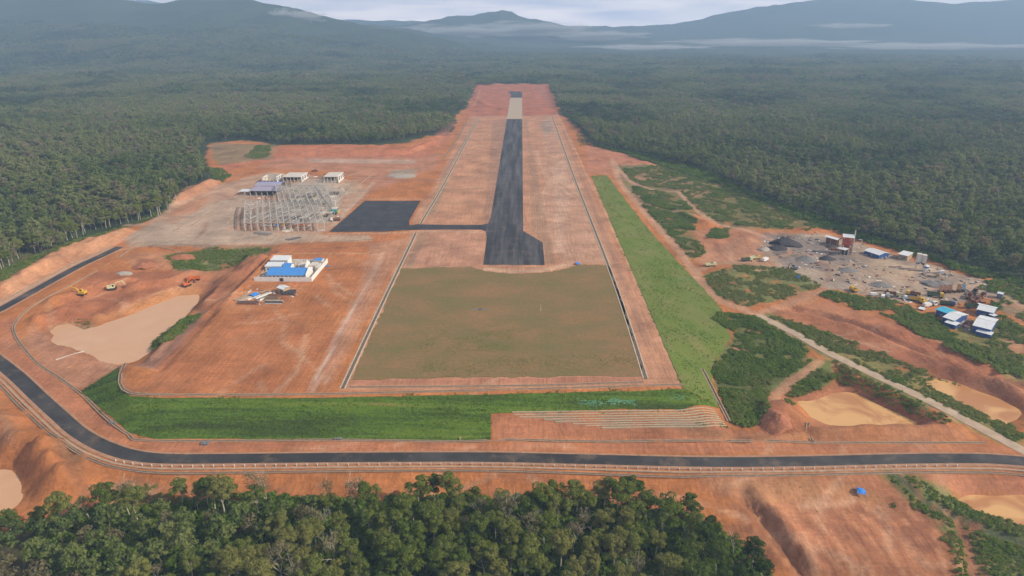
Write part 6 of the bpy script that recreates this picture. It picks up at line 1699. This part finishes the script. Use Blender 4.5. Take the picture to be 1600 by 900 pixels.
debris([(1190, 372), (1290, 362), (1430, 408), (1555, 445), (1560, 480), (1500, 486), (1380, 466), (1240, 430)], 420, 2.2, 'scattered scrap and stones over the plant yard', 2, ('rust', 'grey_stone', 'black_stone', 'pale_stone', 'white_paint'))
debris([(1490, 500), (1518, 496), (1516, 520), (1488, 514)], 60, 2.0, 'scrap lying between the white roofed sheds', 3, ('rust', 'red_paint', 'grey_steel', 'white_paint'))
debris([(370, 480), (380, 450), (460, 445), (465, 470)], 60, 1.6, 'offcuts scattered round the storage yard', 4)
debris([(410, 432), (425, 408), (500, 408), (484, 434)], 110, 1.2, 'building rubble inside the white walled compound', 5, ('red_paint', 'timber', 'rust', 'white_paint'))
0 and debris([(40, 600), (300, 560), (640, 610), (1500, 700), (300, 705), (180, 690)], 130, .5, 'small stones along the verge of the perimeter road', 6, ('pale_stone', 'pale_concrete', 'rust'))
# crawler crane
e_ = at(empty('crawler_crane', (0, 0, 0), 0, 'teal crawler crane with its long grey boom leaning left over the steel frames', 'crane'), 521, 335, math.radians(0)); e_.scale = (1.3, 1.3, 1.3)
for sg in (-1, 1): MB().prism([(-2.6, .4), (-2.2, 0), (2.2, 0), (2.6, .4), (2.3, 1.0), (-2.3, 1.0)], sg * 1.4 - .4, sg * 1.4 + .4, 'y').build('track', 'rubber', e_)
box_obj('house', -1.4, 3.2, -1.5, 1.5, 1.2, 3.4, 'teal_paint', e_); box_obj('cab', -2.6, -1.4, -1.5, -.3, 1.2, 3.3, 'teal_paint', e_); box_obj('counterweight', 3.2, 4.1, -1.5, 1.5, 1.3, 2.8, 'yellow_paint', e_)
tip = Vector(U(491, 292, 24)).to_3d(); tip.z = 24; base = Vector((e_.location.x, e_.location.y, e_.location.z + 2)); dv = (tip - base) / 1.3
b = MB(); q_ = [Vector((0, 0, 2)) + dv * t for t in np.linspace(0, 1, 13)]
for o1 in ((0, .5, 0), (0, -.5, 0), (0, 0, .8)):
    for p, q in zip(q_[:-1], q_[1:]): b.bar(p + Vector(o1), q + Vector(o1), .12, 4)
for p, q in zip(q_[:-1], q_[1:]): b.bar(p + Vector((0, .5, 0)), q + Vector((0, -.5, 0)), .09, 3); b.bar(p + Vector((0, -.5, 0)), q + Vector((0, 0, .8)), .09, 3)
b.build('boom', 'grey_steel', e_)
tipl = Vector((0, 0, 2)) + dv
MB().bar(tipl, (tipl.x, tipl.y, tipl.z - 8), .06, 4).build('hoist_rope', 'dark_steel', e_); box_obj('hook_block', tipl.x - .4, tipl.x + .4, tipl.y - .4, tipl.y + .4, tipl.z - 9, tipl.z - 8, 'yellow_paint', e_)
truck(524, 345, math.radians(200), 'rust and white lorry parked below the teal crane', 'white_paint', 'rust', group=None)
e_ = at(empty('white_cabin', (0, 0, 0), 0, 'tall white box cabin just behind the teal crane', 'cabin'), 521, 323); box_obj('body', -2, 2, 0, 3, 0, 6, 'white_paint', e_); box_obj('door', -.5, .5, -.06, 0.0, 0, 2.1, 'grey_steel', e_)

# lilac roofed hall on the left of the frames
def lilac():
    a = G(383, 306); e_ = empty('half_built_hall', (a.x, a.y, a.z), 0, 'long low hall with lilac grey roofing left of the farther steel frame', 'building')
    W, D = 36, 46
    for i in range(7):
        for y_ in (0, 20, 42): box_obj('column', i * W / 6 - .3, i * W / 6 + .3, y_ - .3, y_ + .3, -.3, 5.4, 'pale_concrete', e_)
    box_obj('back_wall', 0, W, 42.4, 42.7, 0, 5, 'concrete', e_); box_obj('inner_wall', 3, W, 19, 19.3, 0, 4, 'concrete', e_)
    box_obj('floor', -1, W + 1, -1, D, -.2, .15, 'concrete', e_)
    ribbed('roof', e_, 6, W + 2, -1, 10, 5.6, 7.2, 'lilac_roof'); ribbed('roof', e_, 6, W + 2, 21, 10, 5.6, 7.2, 'lilac_roof')
    ribbed('roof', e_, 2, W - 6, 22, 33, 5.8, 7.6, 'lilac_roof'); ribbed('roof', e_, 2, W - 6, 44, 33, 5.8, 7.6, 'roof_blue')
    MB().box(-7, 4, 4, 14, 0, 3.6).build('side_room', 'old_concrete', e_); box_obj('side_slab', -8, 5, 3, 15, 3.6, 4.0, 'roof_white', e_)
lilac()
def shell(px, py, w, d, h, label, seed, roof=True, broken=False):
    a = G(px, py); e_ = empty('concrete_shell', (a.x, a.y, a.z), 0, label, 'building', 'white concrete shells behind the steel frames')
    rg = np.random.default_rng(seed); t = .35
    n = max(3, int(w / 4))
    for i in range(n + 1): box_obj('column', w * i / n - .3, w * i / n + .3, -.3, .3, -.2, h, 'pale_concrete', e_)
    if not broken: box_obj('front_wall', 0, w, .05, .25, 0, h * .45, 'old_concrete', e_)
    # right gable wall with openings, sunlit side given a lighter colour
    for i in range(3): box_obj('side_pier', w - t, w, d * i / 3 + (.3 if i == 0 else .0), d * i / 3 + d * .14, 0, h, 'white_paint', e_)
    box_obj('side_pier', w - t, w, d - .8, d, 0, h, 'white_paint', e_); box_obj('side_lintel', w - t, w, .3, d, h, h + .9, 'white_paint', e_); box_obj('side_sill', w - t + .04, w - .04, .3, d, 0, h * .3, 'white_paint', e_)
    box_obj('left_wall', 0, t, .3, d, 0, h, 'pale_concrete', e_); box_obj('back_wall', t, w - t, d - .3, d, 0, h, 'pale_concrete', e_)
    if roof: box_obj('roof_slab', -.5, w - t - .05, -.5, d + .4, h, h + .5, 'pale_concrete', e_)
    else:
        box_obj('ring_beam', t, w - t, -.2, .2, h - .5, h, 'pale_concrete', e_)
    box_obj('floor', -.6, w + .6, -.6, d + .6, -.2, .1, 'concrete', e_)
    if broken:
        for _ in range(26):
            x_, y_ = rg.random() * w, rg.random() * d; MB().bar((x_ - w * .7, y_, 0), (x_ - w * .7 + rg.normal() * 1.2, y_, h * rg.uniform(.5, 1.2)), .15, 4).build('prop', 'timber', e_)
shell(410, 286, 17, 18, 6.5, 'roofless white concrete shell, leftmost behind the steel frames', 1, roof=False)
shell(443, 285, 21, 26, 6.0, 'flat roofed white concrete shell, middle one behind the steel frames', 2)
shell(507, 286, 16, 26, 7.0, 'half formed concrete shell with timber props, rightmost behind the steel frames', 3, broken=True)

# ------------------------------------------------------------------ low cloud lying on the hills
m = bpy.data.materials.new('cloud'); m.use_nodes = True; nt = m.node_tree; nt.nodes.clear()
pv = nt.nodes.new('ShaderNodeVolumePrincipled'); mo = nt.nodes.new('ShaderNodeOutputMaterial'); tc = nt.nodes.new('ShaderNodeTexCoord')
ln = nt.nodes.new('ShaderNodeVectorMath'); ln.operation = 'LENGTH'; nt.links.new(tc.outputs['Object'], ln.inputs[0])
no = nt.nodes.new('ShaderNodeTexNoise'); no.inputs['Scale'].default_value = 2.3; no.inputs['Detail'].default_value = 5; nt.links.new(tc.outputs['Object'], no.inputs['Vector'])
a1 = nt.nodes.new('ShaderNodeMath'); a1.operation = 'MULTIPLY_ADD'; a1.inputs[1].default_value = -1.0; nt.links.new(ln.outputs['Value'], a1.inputs[0])
a0 = nt.nodes.new('ShaderNodeMath'); a0.operation = 'MULTIPLY_ADD'; a0.inputs[1].default_value = 3.0; a0.inputs[2].default_value = -.72; nt.links.new(no.outputs['Fac'], a0.inputs[0]); nt.links.new(a0.outputs[0], a1.inputs[2])
cp = nt.nodes.new('ShaderNodeMath'); cp.operation = 'MULTIPLY'; cp.use_clamp = False; mx_ = nt.nodes.new('ShaderNodeMath'); mx_.operation = 'MAXIMUM'; mx_.inputs[1].default_value = 0
nt.links.new(a1.outputs[0], mx_.inputs[0]); nt.links.new(mx_.outputs[0], cp.inputs[0]); cp.inputs[1].default_value = .03
nt.links.new(cp.outputs[0], pv.inputs['Density']); pv.inputs['Color'].default_value = (.97, .98, 1, 1); nt.links.new(pv.outputs['Volume'], mo.inputs['Volume'])
MATS['cloud'] = m
for px_, py_, dist, sx, sy, sz in ((462, 27, 4650, 210, 120, 62), (440, 22, 4600, 90, 80, 40), (700, 50, 6400, 650, 220, 75), (820, 46, 6800, 700, 260, 85), (930, 55, 6600, 560, 220, 55), (560, 50, 6200, 300, 160, 40), (1200, 66, 5600, 900, 300, 34), (1450, 72, 5400, 900, 300, 30), (1010, 74, 5600, 600, 300, 26), (1330, 40, 6400, 400, 200, 26)):
    bm = bmesh.new(); bmesh.ops.create_icosphere(bm, subdivisions=3, radius=1.0); me = bpy.data.meshes.new('low_cloud'); bm.to_mesh(me); bm.free(); me.materials.append(m)
    o = link(bpy.data.objects.new('low_cloud', me)); o.location = URng(px_, py_, dist); o.scale = (sx, sy, sz); meta(o, 'white wisp of low cloud lying against the distant hills', 'cloud', kind='stuff')
# ------------------------------------------------------------------ haze over the land
hz = MB().box(-9200, 9200, -900, 9650, -60, 760)
m = bpy.data.materials.new('haze'); m.use_nodes = True; nt = m.node_tree; nt.nodes.clear()
pv = nt.nodes.new('ShaderNodeVolumePrincipled'); mo = nt.nodes.new('ShaderNodeOutputMaterial')
pv.inputs['Color'].default_value = (.46, .69, 1.0, 1); pv.inputs['Density'].default_value = 1.7e-4; pv.inputs['Anisotropy'].default_value = 0.1
nt.links.new(pv.outputs['Volume'], mo.inputs['Volume'])
MATS['haze'] = m
o = hz.build('haze', 'haze'); o['kind'] = 'stuff'
